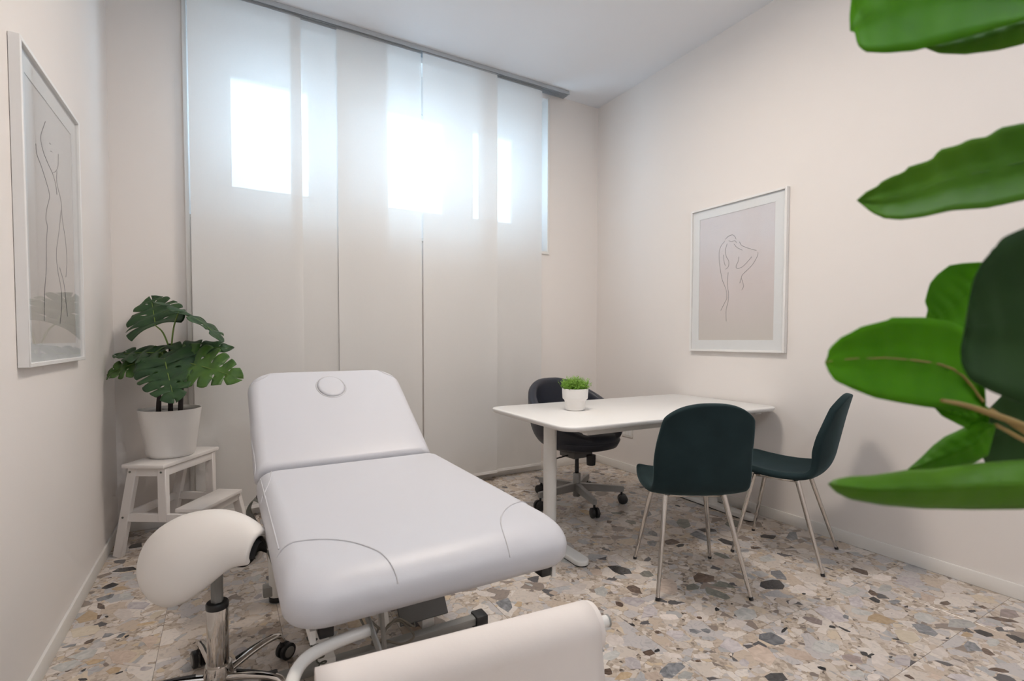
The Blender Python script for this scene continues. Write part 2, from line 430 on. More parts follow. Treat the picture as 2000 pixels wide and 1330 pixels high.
# ------------------------------------------------------------------ data measured for this room (metres)
RPIC=[ [(2.291,1.831),(2.27,1.846),(2.238,1.852),(2.217,1.837),(2.21,1.82)],[(2.264,1.817),(2.243,1.807),(2.217,1.809),(2.204,1.794)],[(2.181,1.794),(2.165,1.77),(2.12,1.745),(2.057,1.719)],[(2.044,1.707),(2.051,1.678),(2.088,1.626),(2.137,1.588),(2.161,1.564),(2.156,1.532),(2.145,1.499),(2.157,1.474)],[(2.222,1.788),(2.201,1.762),(2.16,1.737)],[(2.296,1.818),(2.328,1.786),(2.34,1.732),(2.331,1.647),(2.313,1.561),(2.279,1.484),(2.273,1.428),(2.283,1.406),(2.32,1.343)],[(2.276,1.798),(2.29,1.757),(2.283,1.715),(2.261,1.675),(2.266,1.639),(2.287,1.625)],[(2.305,1.727),(2.299,1.68),(2.288,1.651)],[(2.265,1.602),(2.269,1.52),(2.26,1.455),(2.262,1.4),(2.277,1.345),(2.275,1.267)],[(2.184,1.696),(2.189,1.666),(2.203,1.64),(2.196,1.62),(2.157,1.626),(2.118,1.656),(2.09,1.683)],[(2.166,1.551),(2.174,1.52)] ]
LPIC=[ [(2.409,1.915),(2.376,1.877),(2.349,1.839),(2.369,1.803),(2.42,1.775),(2.482,1.752),(2.519,1.719),(2.53,1.687)],[(2.293,1.799),(2.301,1.767),(2.355,1.734),(2.423,1.679),(2.433,1.652),(2.399,1.607),(2.382,1.566),(2.397,1.54),(2.379,1.478),(2.37,1.389),(2.346,1.313),(2.328,1.203)],[(2.566,1.85),(2.555,1.8),(2.519,1.77),(2.491,1.759)],[(2.539,1.779),(2.535,1.731),(2.586,1.673),(2.594,1.61),(2.632,1.536),(2.645,1.455),(2.625,1.386)],[(2.582,1.64),(2.545,1.552),(2.502,1.467),(2.51,1.405),(2.551,1.331),(2.553,1.267),(2.523,1.198)],[(2.539,1.413),(2.592,1.358),(2.615,1.287),(2.631,1.23)],[(2.453,1.855),(2.469,1.855)],[(2.464,1.829),(2.485,1.832)] ]
FLEAF={
'a':([(0.5129,0.2589,1.429),(0.5128,0.2596,1.4434),(0.5145,0.2591,1.4624),(0.5185,0.2566,1.481),(0.5341,0.245,1.5025),(0.5608,0.224,1.5149),(0.5928,0.1977,1.5072),(0.6233,0.1716,1.4836),(0.6467,0.1508,1.4526),(0.6552,0.1429,1.4333)],[(0.5129,0.2589,1.429),(0.5167,0.2558,1.4271),(0.5175,0.2547,1.4155),(0.5225,0.2504,1.4083),(0.536,0.2395,1.4058),(0.5542,0.2248,1.4057),(0.5689,0.213,1.4091),(0.5914,0.195,1.4157),(0.6224,0.1698,1.4244),(0.6552,0.1429,1.4333)]),
'b':([(0.6069,0.2398,1.4323),(0.6185,0.2275,1.4355),(0.6351,0.2096,1.4424),(0.651,0.1922,1.4525),(0.6661,0.1752,1.4597),(0.6802,0.1583,1.457),(0.6891,0.1472,1.4513)],[(0.6069,0.2398,1.4323),(0.6168,0.2287,1.4227),(0.6307,0.2134,1.4182),(0.6479,0.1941,1.4175),(0.6606,0.1797,1.4198),(0.6798,0.1576,1.431),(0.6891,0.1472,1.4513)]),
'c':([(0.505,0.2458,1.2678),(0.5123,0.241,1.276),(0.5187,0.2365,1.2791),(0.5213,0.2348,1.2832),(0.5291,0.2294,1.2885),(0.5377,0.2234,1.2919),(0.5409,0.2213,1.2968),(0.557,0.2099,1.3026),(0.5624,0.2064,1.3116),(0.5755,0.1971,1.3152),(0.5825,0.1923,1.3199),(0.5947,0.1835,1.3216),(0.6033,0.1776,1.3293),(0.6188,0.1666,1.3326),(0.6386,0.1521,1.3324),(0.6548,0.1398,1.3194),(0.6609,0.1344,1.2944)],[(0.505,0.2458,1.2678),(0.5152,0.2381,1.2563),(0.5236,0.2318,1.2509),(0.5342,0.2242,1.2492),(0.55,0.2129,1.2511),(0.5691,0.1993,1.2565),(0.5938,0.1816,1.258),(0.6177,0.1645,1.2641),(0.6377,0.1503,1.2706),(0.6609,0.1344,1.2944)]),
'd':([(0.436,0.2337,1.1211),(0.4401,0.2328,1.1288),(0.4397,0.233,1.1326),(0.452,0.2298,1.1421),(0.467,0.2257,1.1482),(0.4691,0.2252,1.1504),(0.4833,0.2212,1.1536),(0.5002,0.2163,1.1573),(0.504,0.2153,1.1596),(0.5402,0.2044,1.16),(0.5684,0.1956,1.1566),(0.5909,0.1882,1.1466),(0.6019,0.184,1.1233),(0.6042,0.1818,1.0811)],[(0.436,0.2337,1.1211),(0.4399,0.2323,1.1125),(0.4459,0.2303,1.1055),(0.4637,0.225,1.0982),(0.486,0.2183,1.0902),(0.5135,0.2099,1.085),(0.5357,0.2031,1.0812),(0.5616,0.195,1.0777),(0.5841,0.1879,1.0747),(0.6042,0.1818,1.0811)]),
'e':([(0.6066,0.2295,1.1624),(0.6081,0.2286,1.1706),(0.6061,0.2305,1.1782),(0.608,0.2294,1.1879),(0.61,0.2282,1.1965),(0.6151,0.2245,1.205),(0.6237,0.218,1.2139),(0.6324,0.211,1.2157),(0.6446,0.2012,1.2163),(0.6565,0.1914,1.212)],[(0.6066,0.2295,1.1624),(0.6139,0.2232,1.1522),(0.6278,0.2116,1.1421),(0.6418,0.2006,1.1471),(0.6524,0.193,1.1721),(0.6565,0.1914,1.212)]),
'f':([(0.4802,0.1564,1.1523),(0.4815,0.1558,1.1705),(0.4827,0.1549,1.1796),(0.4837,0.1542,1.186),(0.4857,0.1524,1.1927),(0.4875,0.1508,1.1983),(0.4901,0.1482,1.203),(0.4908,0.1476,1.2056),(0.4938,0.1447,1.2099),(0.4945,0.1441,1.2129),(0.4966,0.142,1.2157),(0.5044,0.1338,1.2213),(0.5161,0.121,1.222),(0.527,0.1081,1.2064),(0.5336,0.099,1.1773)],[(0.4802,0.1564,1.1523),(0.4772,0.1586,1.1336),(0.4775,0.1578,1.1217),(0.481,0.1536,1.11),(0.4896,0.1441,1.1021),(0.5024,0.1301,1.0934),(0.5142,0.1174,1.0978),(0.5258,0.1057,1.1272),(0.5336,0.099,1.1773)]),
'g':([(0.5768,0.2295,1.0138),(0.5846,0.222,1.026),(0.5917,0.2152,1.0385),(0.5977,0.2093,1.0469),(0.6084,0.1984,1.0565),(0.6175,0.1891,1.0649),(0.6253,0.1804,1.0607)],[(0.5768,0.2295,1.0138),(0.5884,0.2175,1.0145),(0.6029,0.2025,1.0185),(0.6139,0.1911,1.0245),(0.6209,0.1839,1.0325),(0.6253,0.1804,1.0607)]),
'h':([(0.4366,0.2294,1.0197),(0.4407,0.2267,1.0237),(0.4509,0.2195,1.0262),(0.4639,0.2103,1.0275),(0.4772,0.2009,1.0305),(0.4869,0.1941,1.0329),(0.5031,0.1826,1.0339),(0.5289,0.1643,1.0398),(0.5582,0.1434,1.0436),(0.5823,0.1259,1.0415),(0.5969,0.1147,1.0278)],[(0.4366,0.2294,1.0197),(0.4412,0.2259,1.0131),(0.4506,0.219,1.0075),(0.4704,0.2047,1.0036),(0.4963,0.1862,1.0017),(0.5284,0.1632,1.0023),(0.5576,0.1422,1.004),(0.5818,0.125,1.0108),(0.5969,0.1147,1.0278)]),
'i':([(0.5871,0.2145,1.077),(0.6018,0.2013,1.079),(0.614,0.1904,1.0843),(0.6214,0.1832,1.075)],[(0.5871,0.2145,1.077),(0.5923,0.2094,1.0679),(0.6,0.2022,1.062),(0.6091,0.1937,1.0552),(0.618,0.1853,1.0509),(0.6214,0.1832,1.075)]),
'j':([(0.6861,0.2137,1.0343),(0.6938,0.2066,1.0672),(0.7023,0.1975,1.0838),(0.7158,0.1819,1.0898),(0.7308,0.1631,1.0752),(0.7424,0.1473,1.0455)],[(0.6861,0.2137,1.0343),(0.6915,0.2065,1.0107),(0.7039,0.192,1.007),(0.7198,0.1734,1.0092),(0.7349,0.1554,1.0191),(0.7424,0.1473,1.0455)]),
}
STEM= [(0.5325,0.1886,1.0884),(0.5731,0.1881,1.0823),(0.6061,0.1804,1.0736),(0.6481,0.1673,1.0598),(0.6956,0.1508,1.0395),(0.7123,0.1407,1.0249)]
STEMTOP= [(0.7166,0.1382,1.0249),(0.7018,0.1408,1.1709),(0.691,0.1408,1.3108),(0.6722,0.1452,1.4445)]
CHIPS=[(1.684,1.849,0.041,-0.045,-0.038,-0.038,'k'),(1.765,1.761,0.032,-0.018,-0.029,-0.029,'n'),(2.500,1.987,0.044,-0.042,-0.031,-0.024,'k'),(2.379,1.943,0.029,-0.047,-0.058,-0.042,'s'),(1.972,1.593,0.048,-0.042,-0.044,-0.034,'b'),(2.200,1.391,0.029,-0.049,-0.050,-0.027,'k'),(1.606,1.681,0.014,-0.040,-0.027,-0.020,'b'),(2.061,2.020,0.028,-0.016,-0.029,-0.028,'s'),(2.174,1.976,0.038,-0.021,-0.035,-0.032,'b'),(2.178,1.919,0.022,-0.012,-0.020,-0.018,'k'),(2.450,1.818,0.009,-0.053,-0.034,-0.020,'k'),(2.510,1.694,0.031,-0.017,-0.022,-0.015,'b'),(2.449,2.135,0.041,-0.024,-0.077,-0.068,'n'),(2.391,2.392,0.033,-0.019,-0.050,-0.050,'s'),(1.330,1.202,0.052,-0.015,-0.027,-0.031,'s'),(1.599,0.996,0.027,-0.021,-0.029,-0.017,'k'),(1.794,1.130,0.020,-0.046,-0.043,-0.020,'s'),(1.583,1.317,0.022,-0.015,-0.016,-0.013,'s'),(1.623,1.295,0.016,-0.011,-0.013,-0.010,'s'),(1.401,1.472,0.008,-0.009,-0.008,-0.007,'k'),(1.461,1.618,0.005,-0.020,-0.019,-0.013,'b'),(1.793,1.381,0.008,-0.005,-0.013,-0.010,'k'),(1.675,1.372,0.011,-0.007,-0.009,-0.008,'b'),(1.451,1.383,0.012,-0.007,-0.009,-0.009,'b'),(1.891,1.147,0.026,0.004,-0.004,-0.007,'k'),(1.326,1.307,0.020,-0.012,-0.016,-0.016,'b'),(1.360,1.302,0.009,-0.005,-0.009,-0.009,'k'),(1.442,1.186,0.010,-0.006,-0.006,-0.005,'b'),(1.168,1.419,0.017,-0.025,-0.017,-0.016,'s'),(1.233,1.293,0.014,-0.027,-0.036,-0.025,'l'),(1.627,1.179,0.001,-0.041,-0.048,-0.019,'l'),(1.766,1.275,0.044,-0.017,-0.031,-0.024,'w'),(1.533,1.506,0.033,-0.019,-0.036,-0.036,'l'),(2.275,1.280,0.013,-0.053,-0.038,-0.016,'w'),(1.270,1.429,0.032,-0.018,-0.025,-0.028,'w'),(1.865,1.294,0.036,-0.044,-0.047,-0.028,'g'),(2.318,1.441,-0.004,-0.050,-0.048,-0.021,'s'),(1.680,1.096,0.001,-0.056,-0.064,-0.023,'t'),(1.859,1.565,0.019,-0.024,-0.031,-0.023,'n'),(1.569,1.441,0.035,-0.029,-0.022,-0.018,'w'),(1.526,1.605,0.037,-0.038,-0.028,-0.026,'l'),(1.704,1.776,0.036,-0.031,-0.021,-0.021,'w'),(1.468,1.740,0.013,-0.035,-0.044,-0.037,'g'),(1.392,1.252,0.026,-0.021,-0.015,-0.012,'w'),(1.907,1.463,0.019,-0.074,-0.032,-0.018,'n'),(1.766,1.625,-0.001,-0.055,-0.064,-0.036,'t'),(1.478,1.195,0.028,-0.016,-0.018,-0.015,'w'),(1.998,1.506,0.035,-0.055,-0.034,-0.022,'n'),(2.430,1.574,0.026,-0.032,-0.037,-0.022,'g'),(2.190,1.676,0.029,-0.016,-0.036,-0.028,'t'),(2.267,1.720,0.013,-0.036,-0.026,-0.017,'n'),(1.399,1.820,0.036,-0.020,-0.026,-0.033,'w'),(1.199,1.362,0.043,-0.011,-0.017,-0.024,'g'),(1.246,1.208,0.034,-0.019,-0.019,-0.019,'t'),(1.344,1.152,0.011,-0.021,-0.025,-0.014,'g'),(1.740,1.321,0.014,-0.008,-0.011,-0.009,'g'),(2.132,1.259,0.019,-0.011,-0.029,-0.018,'w'),(1.578,1.096,0.001,-0.017,-0.022,-0.008,'l'),(1.583,1.046,0.020,-0.015,-0.016,-0.010,'w'),(1.127,1.299,0.015,-0.009,-0.011,-0.013,'b'),(1.089,1.336,0.013,-0.008,-0.009,-0.011,'s'),(1.159,1.258,0.023,-0.013,-0.018,-0.020,'o'),(2.727,1.990,0.042,-0.024,-0.076,-0.056,'n'),(2.723,1.759,0.039,-0.022,-0.036,-0.023,'k'),(2.170,2.118,0.023,-0.013,-0.032,-0.031,'s'),(1.577,1.761,0.018,-0.023,-0.014,-0.013,'w'),(2.896,0.967,0.077,-0.034,-0.067,-0.024,'w'),(2.518,1.121,-0.001,-0.029,-0.028,-0.009,'b'),(2.461,1.090,0.005,-0.026,-0.026,-0.009,'k'),(2.520,1.038,0.017,-0.014,-0.023,-0.009,'s'),(2.695,0.920,0.013,-0.015,-0.025,-0.008,'b'),(2.716,0.837,0.010,-0.011,-0.019,-0.005,'k'),(2.794,0.827,0.011,-0.013,-0.018,-0.005,'b'),(2.548,0.752,0.005,-0.026,-0.026,-0.006,'k'),(2.609,0.674,-0.002,-0.029,-0.024,-0.004,'k'),(2.740,0.751,0.038,-0.043,-0.024,-0.006,'b'),(2.828,0.756,0.028,-0.031,-0.049,-0.012,'m'),(2.406,0.695,-0.014,-0.022,-0.023,-0.002,'b'),(2.402,0.737,0.004,-0.027,-0.046,-0.009,'s'),(2.313,1.000,0.020,-0.040,-0.044,-0.015,'o'),(2.379,0.874,0.001,-0.050,-0.052,-0.013,'s'),(1.921,1.011,0.046,-0.026,-0.049,-0.026,'g'),(2.078,0.827,0.028,-0.016,-0.054,-0.022,'l'),(1.935,0.921,0.026,-0.025,-0.032,-0.013,'m'),(2.003,0.914,0.012,-0.009,-0.015,-0.007,'k'),(2.011,0.895,0.013,-0.010,-0.019,-0.008,'k'),(2.007,0.868,0.026,-0.015,-0.044,-0.020,'w'),(2.256,0.781,0.019,-0.019,-0.037,-0.011,'w'),(2.080,1.065,0.008,-0.011,-0.012,-0.005,'k'),(2.103,1.031,0.003,-0.024,-0.009,-0.003,'k'),(2.203,1.079,0.009,-0.011,-0.017,-0.007,'s'),(2.062,1.132,0.019,-0.034,-0.029,-0.013,'m'),(2.175,1.117,0.017,-0.058,-0.061,-0.024,'l'),(2.458,1.182,0.061,-0.018,-0.045,-0.025,'g'),(2.709,1.265,-0.010,-0.049,-0.032,-0.011,'b'),(2.375,1.121,0.029,-0.017,-0.059,-0.028,'l'),(1.785,0.946,0.010,-0.011,-0.010,-0.004,'k'),(2.480,0.777,0.017,-0.018,-0.025,-0.007,'o'),(2.263,0.891,0.004,-0.049,-0.048,-0.013,'c'),(1.997,0.772,0.004,-0.014,-0.012,-0.003,'b'),(2.309,0.635,0.026,-0.025,-0.017,-0.004,'b'),(2.230,0.724,0.007,-0.021,-0.021,-0.005,'w'),(2.209,0.898,0.013,-0.015,-0.009,-0.003,'k'),(2.554,0.825,0.061,-0.020,-0.054,-0.021,'g'),(2.794,1.096,0.025,-0.050,-0.071,-0.024,'l'),(2.397,0.990,0.040,-0.034,-0.041,-0.016,'w'),(2.478,0.911,0.026,-0.029,-0.042,-0.014,'g'),(2.727,1.178,0.029,-0.035,-0.046,-0.018,'w'),(2.834,0.909,0.019,-0.037,-0.033,-0.009,'w'),(1.869,0.930,0.020,-0.015,-0.016,-0.007,'w'),(1.789,1.034,0.017,-0.048,-0.041,-0.016,'t'),(2.846,1.689,0.039,-0.022,-0.075,-0.045,'s'),(2.500,0.708,0.014,-0.017,-0.045,-0.011,'g'),(2.680,0.712,0.014,-0.018,-0.025,-0.006,'w'),(2.290,1.194,0.010,-0.006,-0.009,-0.005,'k'),(2.063,0.857,0.006,-0.003,-0.007,-0.003,'k'),(2.385,0.807,0.008,-0.004,-0.008,-0.003,'k'),(2.155,0.821,0.006,-0.003,-0.011,-0.004,'k'),(1.889,0.903,0.006,-0.004,-0.006,-0.003,'k'),(2.515,0.993,0.009,-0.005,-0.010,-0.004,'k'),(2.069,0.731,0.014,-0.016,-0.019,-0.005,'t'),(2.140,0.690,0.025,-0.029,-0.026,-0.007,'l'),(2.242,1.273,0.010,-0.006,-0.009,-0.005,'k'),(2.299,1.069,0.024,-0.032,-0.035,-0.014,'g'),(2.249,1.335,0.015,-0.009,-0.014,-0.008,'w'),(1.892,0.832,0.023,-0.013,-0.022,-0.010,'w'),(1.864,0.870,0.025,-0.020,-0.023,-0.010,'g'),(-0.444,3.076,0.048,-0.020,0.006,-0.037,'k'),(-0.473,2.905,0.028,0.002,0.006,-0.028,'k'),(-0.477,2.598,0.022,0.014,0.007,-0.022,'b'),(-0.457,2.403,0.015,0.008,0.005,-0.017,'b'),(-0.360,2.390,0.011,0.008,0.005,-0.015,'s'),(-0.340,2.375,0.009,0.003,0.002,-0.009,'k'),(-0.264,2.646,0.024,-0.024,0.001,-0.028,'k'),(-0.468,2.358,0.016,-0.006,0.003,-0.013,'s'),(-0.483,2.504,0.050,-0.001,0.014,-0.056,'c'),(-0.501,2.621,0.037,0.018,0.015,-0.050,'o'),(-0.380,2.583,0.042,-0.009,0.011,-0.061,'w'),(-0.331,2.231,0.052,-0.014,0.010,-0.053,'t'),(-0.456,2.309,0.034,0.008,0.011,-0.036,'g'),(-0.406,2.420,0.019,-0.003,0.004,-0.019,'s'),(-0.328,2.124,0.014,0.002,0.002,-0.006,'k'),(-0.346,2.151,0.022,0.001,0.005,-0.020,'o'),(-0.436,2.203,0.008,0.007,0.003,-0.007,'k'),(-0.510,2.404,0.023,-0.001,0.002,-0.008,'s'),(-0.474,2.781,0.034,0.005,0.005,-0.023,'s'),(-0.410,2.968,0.032,0.015,0.008,-0.037,'g'),(-0.439,3.404,0.038,-0.011,0.007,-0.045,'k'),(-0.256,2.503,0.024,0.029,0.008,-0.028,'c'),(-0.425,2.141,0.017,-0.007,0.002,-0.009,'k'),(-0.435,2.587,0.007,-0.004,0.002,-0.010,'k'),(-0.488,2.428,0.044,0.002,0.005,-0.019,'w'),(-0.397,2.759,0.031,0.006,0.009,-0.040,'g'),(-0.330,2.630,0.043,-0.004,0.007,-0.043,'l'),(-0.288,2.442,0.037,-0.005,0.002,-0.013,'o'),(-0.493,2.263,0.035,0.000,0.011,-0.038,'g'),(-0.409,2.503,0.014,0.002,0.004,-0.015,'w'),(-0.259,2.298,0.026,-0.004,0.008,-0.050,'t'),(-0.413,2.244,0.031,0.000,0.006,-0.023,'o'),(-0.471,2.700,0.015,-0.009,0.005,-0.032,'b'),(-0.251,2.106,0.019,-0.011,0.002,-0.015,'l'),(-0.295,2.157,0.032,-0.024,0.001,-0.011,'w'),(-0.433,2.854,0.032,-0.010,0.004,-0.022,'o'),(2.337,3.226,0.027,-0.033,-0.019,-0.025,'b'),(2.538,3.123,0.021,-0.026,-0.017,-0.019,'b'),(2.759,3.364,0.031,-0.027,-0.018,-0.021,'b'),(2.767,3.278,0.020,-0.017,-0.013,-0.015,'k'),(2.761,3.019,0.024,-0.014,-0.020,-0.022,'b'),(2.624,2.772,0.014,-0.028,-0.019,-0.018,'s'),(2.087,2.703,0.016,-0.009,-0.014,-0.018,'s'),(2.077,2.394,0.029,0.002,-0.016,-0.023,'b'),(2.049,2.317,0.015,-0.014,-0.011,-0.012,'b'),(2.194,2.321,0.017,-0.036,-0.022,-0.021,'n'),(2.433,2.990,0.060,-0.034,-0.034,-0.042,'t'),(2.406,3.312,0.035,-0.038,-0.020,-0.026,'t'),(2.879,3.397,0.035,-0.041,-0.025,-0.029,'m'),(2.225,2.733,0.047,-0.048,-0.039,-0.046,'t'),(1.968,2.746,0.023,-0.038,-0.026,-0.033,'m'),(2.361,2.708,0.034,-0.019,-0.041,-0.047,'t'),(2.476,3.468,0.013,-0.007,-0.010,-0.014,'b'),(2.630,2.899,0.028,-0.016,-0.025,-0.027,'n'),(2.217,2.495,0.036,-0.020,-0.014,-0.016,'n'),(2.798,3.186,0.025,-0.014,-0.013,-0.015,'b'),(2.179,3.537,0.040,-0.023,-0.022,-0.036,'w'),(2.011,3.356,0.028,-0.016,-0.019,-0.032,'l'),(1.950,3.184,0.022,-0.023,-0.013,-0.020,'b'),(1.034,1.855,0.010,-0.045,-0.037,-0.036,'s'),(1.082,1.828,0.021,-0.012,-0.014,-0.023,'o'),(1.378,2.108,0.049,-0.028,-0.034,-0.053,'w'),(1.348,1.903,0.038,-0.021,-0.027,-0.038,'w'),(1.001,1.982,0.029,-0.033,-0.014,-0.022,'w'),(1.356,1.799,0.051,-0.029,-0.018,-0.024,'w')]
MON= [([-0.322, 3.359, 1.213], [-0.351, 3.543, 1.358]), ([-0.209, 3.298, 1.297], [0.001, 3.104, 1.206]), ([-0.302, 3.319, 1.062], [-0.503, 3.424, 1.075]), ([-0.329, 3.311, 1.035], [-0.555, 3.369, 0.978]), ([-0.273, 3.232, 1.037], [-0.23, 3.039, 0.857]), ([-0.248, 3.29, 1.075], [0.012, 3.19, 1.112]), ([-0.203, 3.215, 1.023], [0.037, 2.983, 0.965]), ([-0.27, 3.439, 1.059], [-0.36, 3.601, 0.921])]

WORLDC = {}
def wthing(name, label, cat, loc, group=None):
    """a thing whose parts are written in room coordinates"""
    o = thing(name, label, cat, loc, 0, group); WORLDC[o.name] = Matrix.Translation(Vector(loc)).inverted(); return o
_link = link
def link(name, me, mt, parent=None, smooth=False, auto=None):
    o = _link(name, me, mt, parent, smooth, auto)
    if parent is not None and parent.name in WORLDC: o.matrix_parent_inverse = WORLDC[parent.name]
    return o

# ------------------------------------------------------------------ room shell
T = .405
floor = struct(box('floor', XL - .1, XR + .1, YF - .1, YB + .1, -.06, -.0015, 'grout'), 'polished terrazzo floor of pale marble fragments laid in square tiles')
tile_cache = {}
ix0 = math.floor((XL + .225) / T) ; iy0 = math.floor((YF - .80) / T)
i = 0
for a in range(ix0, ix0 + 12):
    for b in range(iy0, iy0 + 16):
        x0 = max(-.225 + a * T, XL); x1 = min(-.225 + (a + 1) * T, XR); y0 = max(.80 + b * T, YF); y1 = min(.80 + (b + 1) * T, YB)
        if x1 - x0 < .02 or y1 - y0 < .02: continue
        key = (round(x1 - x0, 3), round(y1 - y0, 3))
        if key not in tile_cache:
            bm = bmesh.new(); hx, hy = (x1 - x0) / 2 - .0006, (y1 - y0) / 2 - .0006
            add_box(bm, -hx, hx, -hy, hy, -.012, 0, .0007, 1)
            bmesh.ops.recalc_face_normals(bm, faces=bm.faces)
            me = bpy.data.meshes.new('tile'); bm.to_mesh(me); bm.free(); me.materials.append(MATS['terrazzo']); tile_cache[key] = me
        o = bpy.data.objects.new('floor_tile', tile_cache[key]); col.objects.link(o); o.parent = floor
        o.location = ((x0 + x1) / 2, (y0 + y1) / 2, 0)
rc = random.Random(11)
def stone(cx, cy, va, vb, k, idx):
    n = rc.choice((5, 6, 6, 7, 8)); a0 = rc.random() * 6.28; ring = []; sk = rc.uniform(-.35, .35)
    for j in range(n):
        a = a0 + (j + rc.uniform(-.36, .36)) * 2 * PI / n; r = rc.uniform(.72, 1.24)
        c_, s_ = math.cos(a) * r, math.sin(a) * r; c_ += sk * s_
        x = va[0] * c_ + vb[0] * s_; y = va[1] * c_ + vb[1] * s_
        x = min(max(x + cx, XL + .016), XR - .016) - cx; y = min(y + cy, YB - .016) - cy
        ring.append((x, y))
    h = .00025 + .0004 * ((idx * 37) % 101) / 101
    v = [(x, y, h) for x, y in ring] + [(x, y, -.004) for x, y in ring]
    f = [tuple(range(n))] + [(j, (j + 1) % n, n + (j + 1) % n, n + j) for j in range(n)]
    o = pyd('stone_chip', v, f, 'stone_' + k, None); o.location = (cx, cy, 0); o.parent = floor
    return o
big = []
for i, (cx, cy, ax, ay, bx, by, k) in enumerate(CHIPS):
    stone(cx, cy, (ax, ay), (bx, by), k, i); big.append((cx, cy, max(math.hypot(ax, ay), math.hypot(bx, by))))
n = 0; tries = 0
while n < 105 and tries < 6000:
    tries += 1
    x = rc.uniform(XL + .05, XR - .05); y = rc.uniform(.6, YB - .06)
    if x < 1.0 and y < 1.5: continue
    r = rc.uniform(.018, .055)
    if any((x - p) ** 2 + (y - q) ** 2 < (r + s) ** 2 * .8 for p, q, s in big): continue
    big.append((x, y, r)); a = rc.random() * PI; e = rc.uniform(.35, .9)
    k = rc.choices('wlgtcsnmbko', (22, 16, 14, 12, 8, 9, 6, 4, 5, 5, 3))[0]
    if k in 'kb': r *= .6
    stone(x, y, (r * math.cos(a), r * math.sin(a)), (-r * e * math.sin(a), r * e * math.cos(a)), k, n + 300); n += 1

struct(box('ceiling', XL - .15, XR + .15, YF - .15, YN + .15, H, H + .1, 'ceiling_paint'), 'plain white painted ceiling')
struct(box('wall_left', XL - .12, XL, YF, YB, 0, H, 'wall_paint'), 'off-white plastered wall on the left with one tall framed print')
struct(box('wall_right', XR, XR + .12, YF, YB, 0, H, 'wall_paint'), 'off-white plastered wall on the right with one framed print')
struct(box('wall_front', XL - .12, XR + .12, YF - .12, YF, 0, H, 'wall_paint'), 'off-white plastered wall behind the viewer')
NX0, NX1, NZ0, NZ1 = -.168, 2.455, 1.893, 3.215
bm = bmesh.new()
add_box(bm, XL - .12, NX0, YB, YN + .1, 0, H); add_box(bm, NX1, XR + .12, YB, YN + .1, 0, H)
add_box(bm, NX0, NX1, YB, YN + .1, 0, NZ0); add_box(bm, NX0, NX1, YB, YN + .1, NZ1, H)
WZ0, WZ1 = 2.13, 2.93
add_box(bm, NX0, NX1, YN, YN + .1, NZ0, WZ0); add_box(bm, NX0, NX1, YN, YN + .1, WZ1, NZ1)
xs = [NX0] + [v for w in WINS for v in w] + [NX1]
for k in range(0, len(xs), 2): add_box(bm, xs[k], xs[k + 1], YN, YN + .1, WZ0, WZ1)
struct(from_bm('wall_back', bm, 'wall_paint'), 'off-white back wall with a high window niche behind the panel curtains')
for i, (a, b) in enumerate(WINS):
    w = thing('window_%d' % (i + 1), ['leftmost high window behind the first curtain panel', 'middle high window behind the curtains', 'rightmost high window behind the last curtain panel'][i], 'window', ((a + b) / 2, YN + .04, WZ0))
    del w['category']; struct(w)
    hw, hh = (b - a) / 2, WZ1 - WZ0
    bm = bmesh.new()
    for args in ((-hw, -hw + .035, 0, hh), (hw - .035, hw, 0, hh), (-hw, hw, 0, .035), (-hw, hw, hh - .035, hh)):
        add_box(bm, args[0], args[1], -.025, .025, args[2], args[3], .003, 1)
    from_bm('window_frame', bm, 'trim_white', w)
    box('window_pane', -hw + .03, hw - .03, -.003, .003, .03, hh - .03, 'window_glass', w)
# niche sill and casings
struct(box('trim_1', NX0 - .006, NX1 + .004, YB - .012, YN, NZ0 - .012, NZ0 + .012, 'trim_white', bev=.003), 'white window sill running behind the curtains')
struct(box('trim_2', -.192, NX0, YB - .018, YB, 0, NZ1 + .02, 'trim_white', bev=.003), 'narrow white casing strip left of the curtains')
struct(box('trim_3', NX0, -.135, YB - .010, YB, .07, NZ0 - .012, 'trim_white', bev=.003), 'flat white board strip below the left end of the sill')
struct(box('trim_4', NX1 - .001, NX1 + .022, YB - .014, YB, NZ0 - .012, NZ1 + .01, 'trim_white', bev=.003), 'narrow white casing strip right of the curtains')
BH, BT = .068, .012
def baseboard(name, x0, x1, y0, y1, lab):
    o = struct(box(name, x0, x1, y0, y1, 0, BH, 'trim_white', bev=.004), lab)
baseboard('baseboard_left', XL, XL + BT, YF, YB, 'white skirting board along the left wall')
baseboard('baseboard_right', XR - BT, XR, YF, YB, 'white skirting board along the right wall')
baseboard('baseboard_back', XL + BT, XR - BT, YB - BT, YB, 'white skirting board along the back wall')

# ------------------------------------------------------------------ ceiling lamp (above the frame) and added fill light fitting
def fill_fixture(P, lab):
    t = thing('fill_fixture', lab, 'lamp', P)
    lathe('canopy', [(.055, H - P[2] - .03), (.06, H - P[2] - .025), (.06, H - P[2])], 'lamp_body', t, seg=28)
    lathe('rod', [(.006, .20), (.006, H - P[2] - .02)], 'lamp_body', t, seg=12)
    lathe('fill_holder', [(.045, .19), (.045, .225), (.02, .24)], 'lamp_body', t, seg=24)
fill_fixture(FILL_POS, 'added fill light fitting hanging unseen near the front wall')
t = thing('ceiling_lamp', 'flat round white ceiling lamp over the middle of the room', 'lamp', (LAMP[0], LAMP[1], H))
lathe('lamp_housing', [(.28, -.06), (.33, -.055), (.33, 0)], 'lamp_body', t, seg=40, capb=False)
lathe('lamp_ring', [(.315, -.085), (.335, -.085), (.335, -.055), (.315, -.055)], 'lamp_body', t, seg=40, capb=False, capt=False)

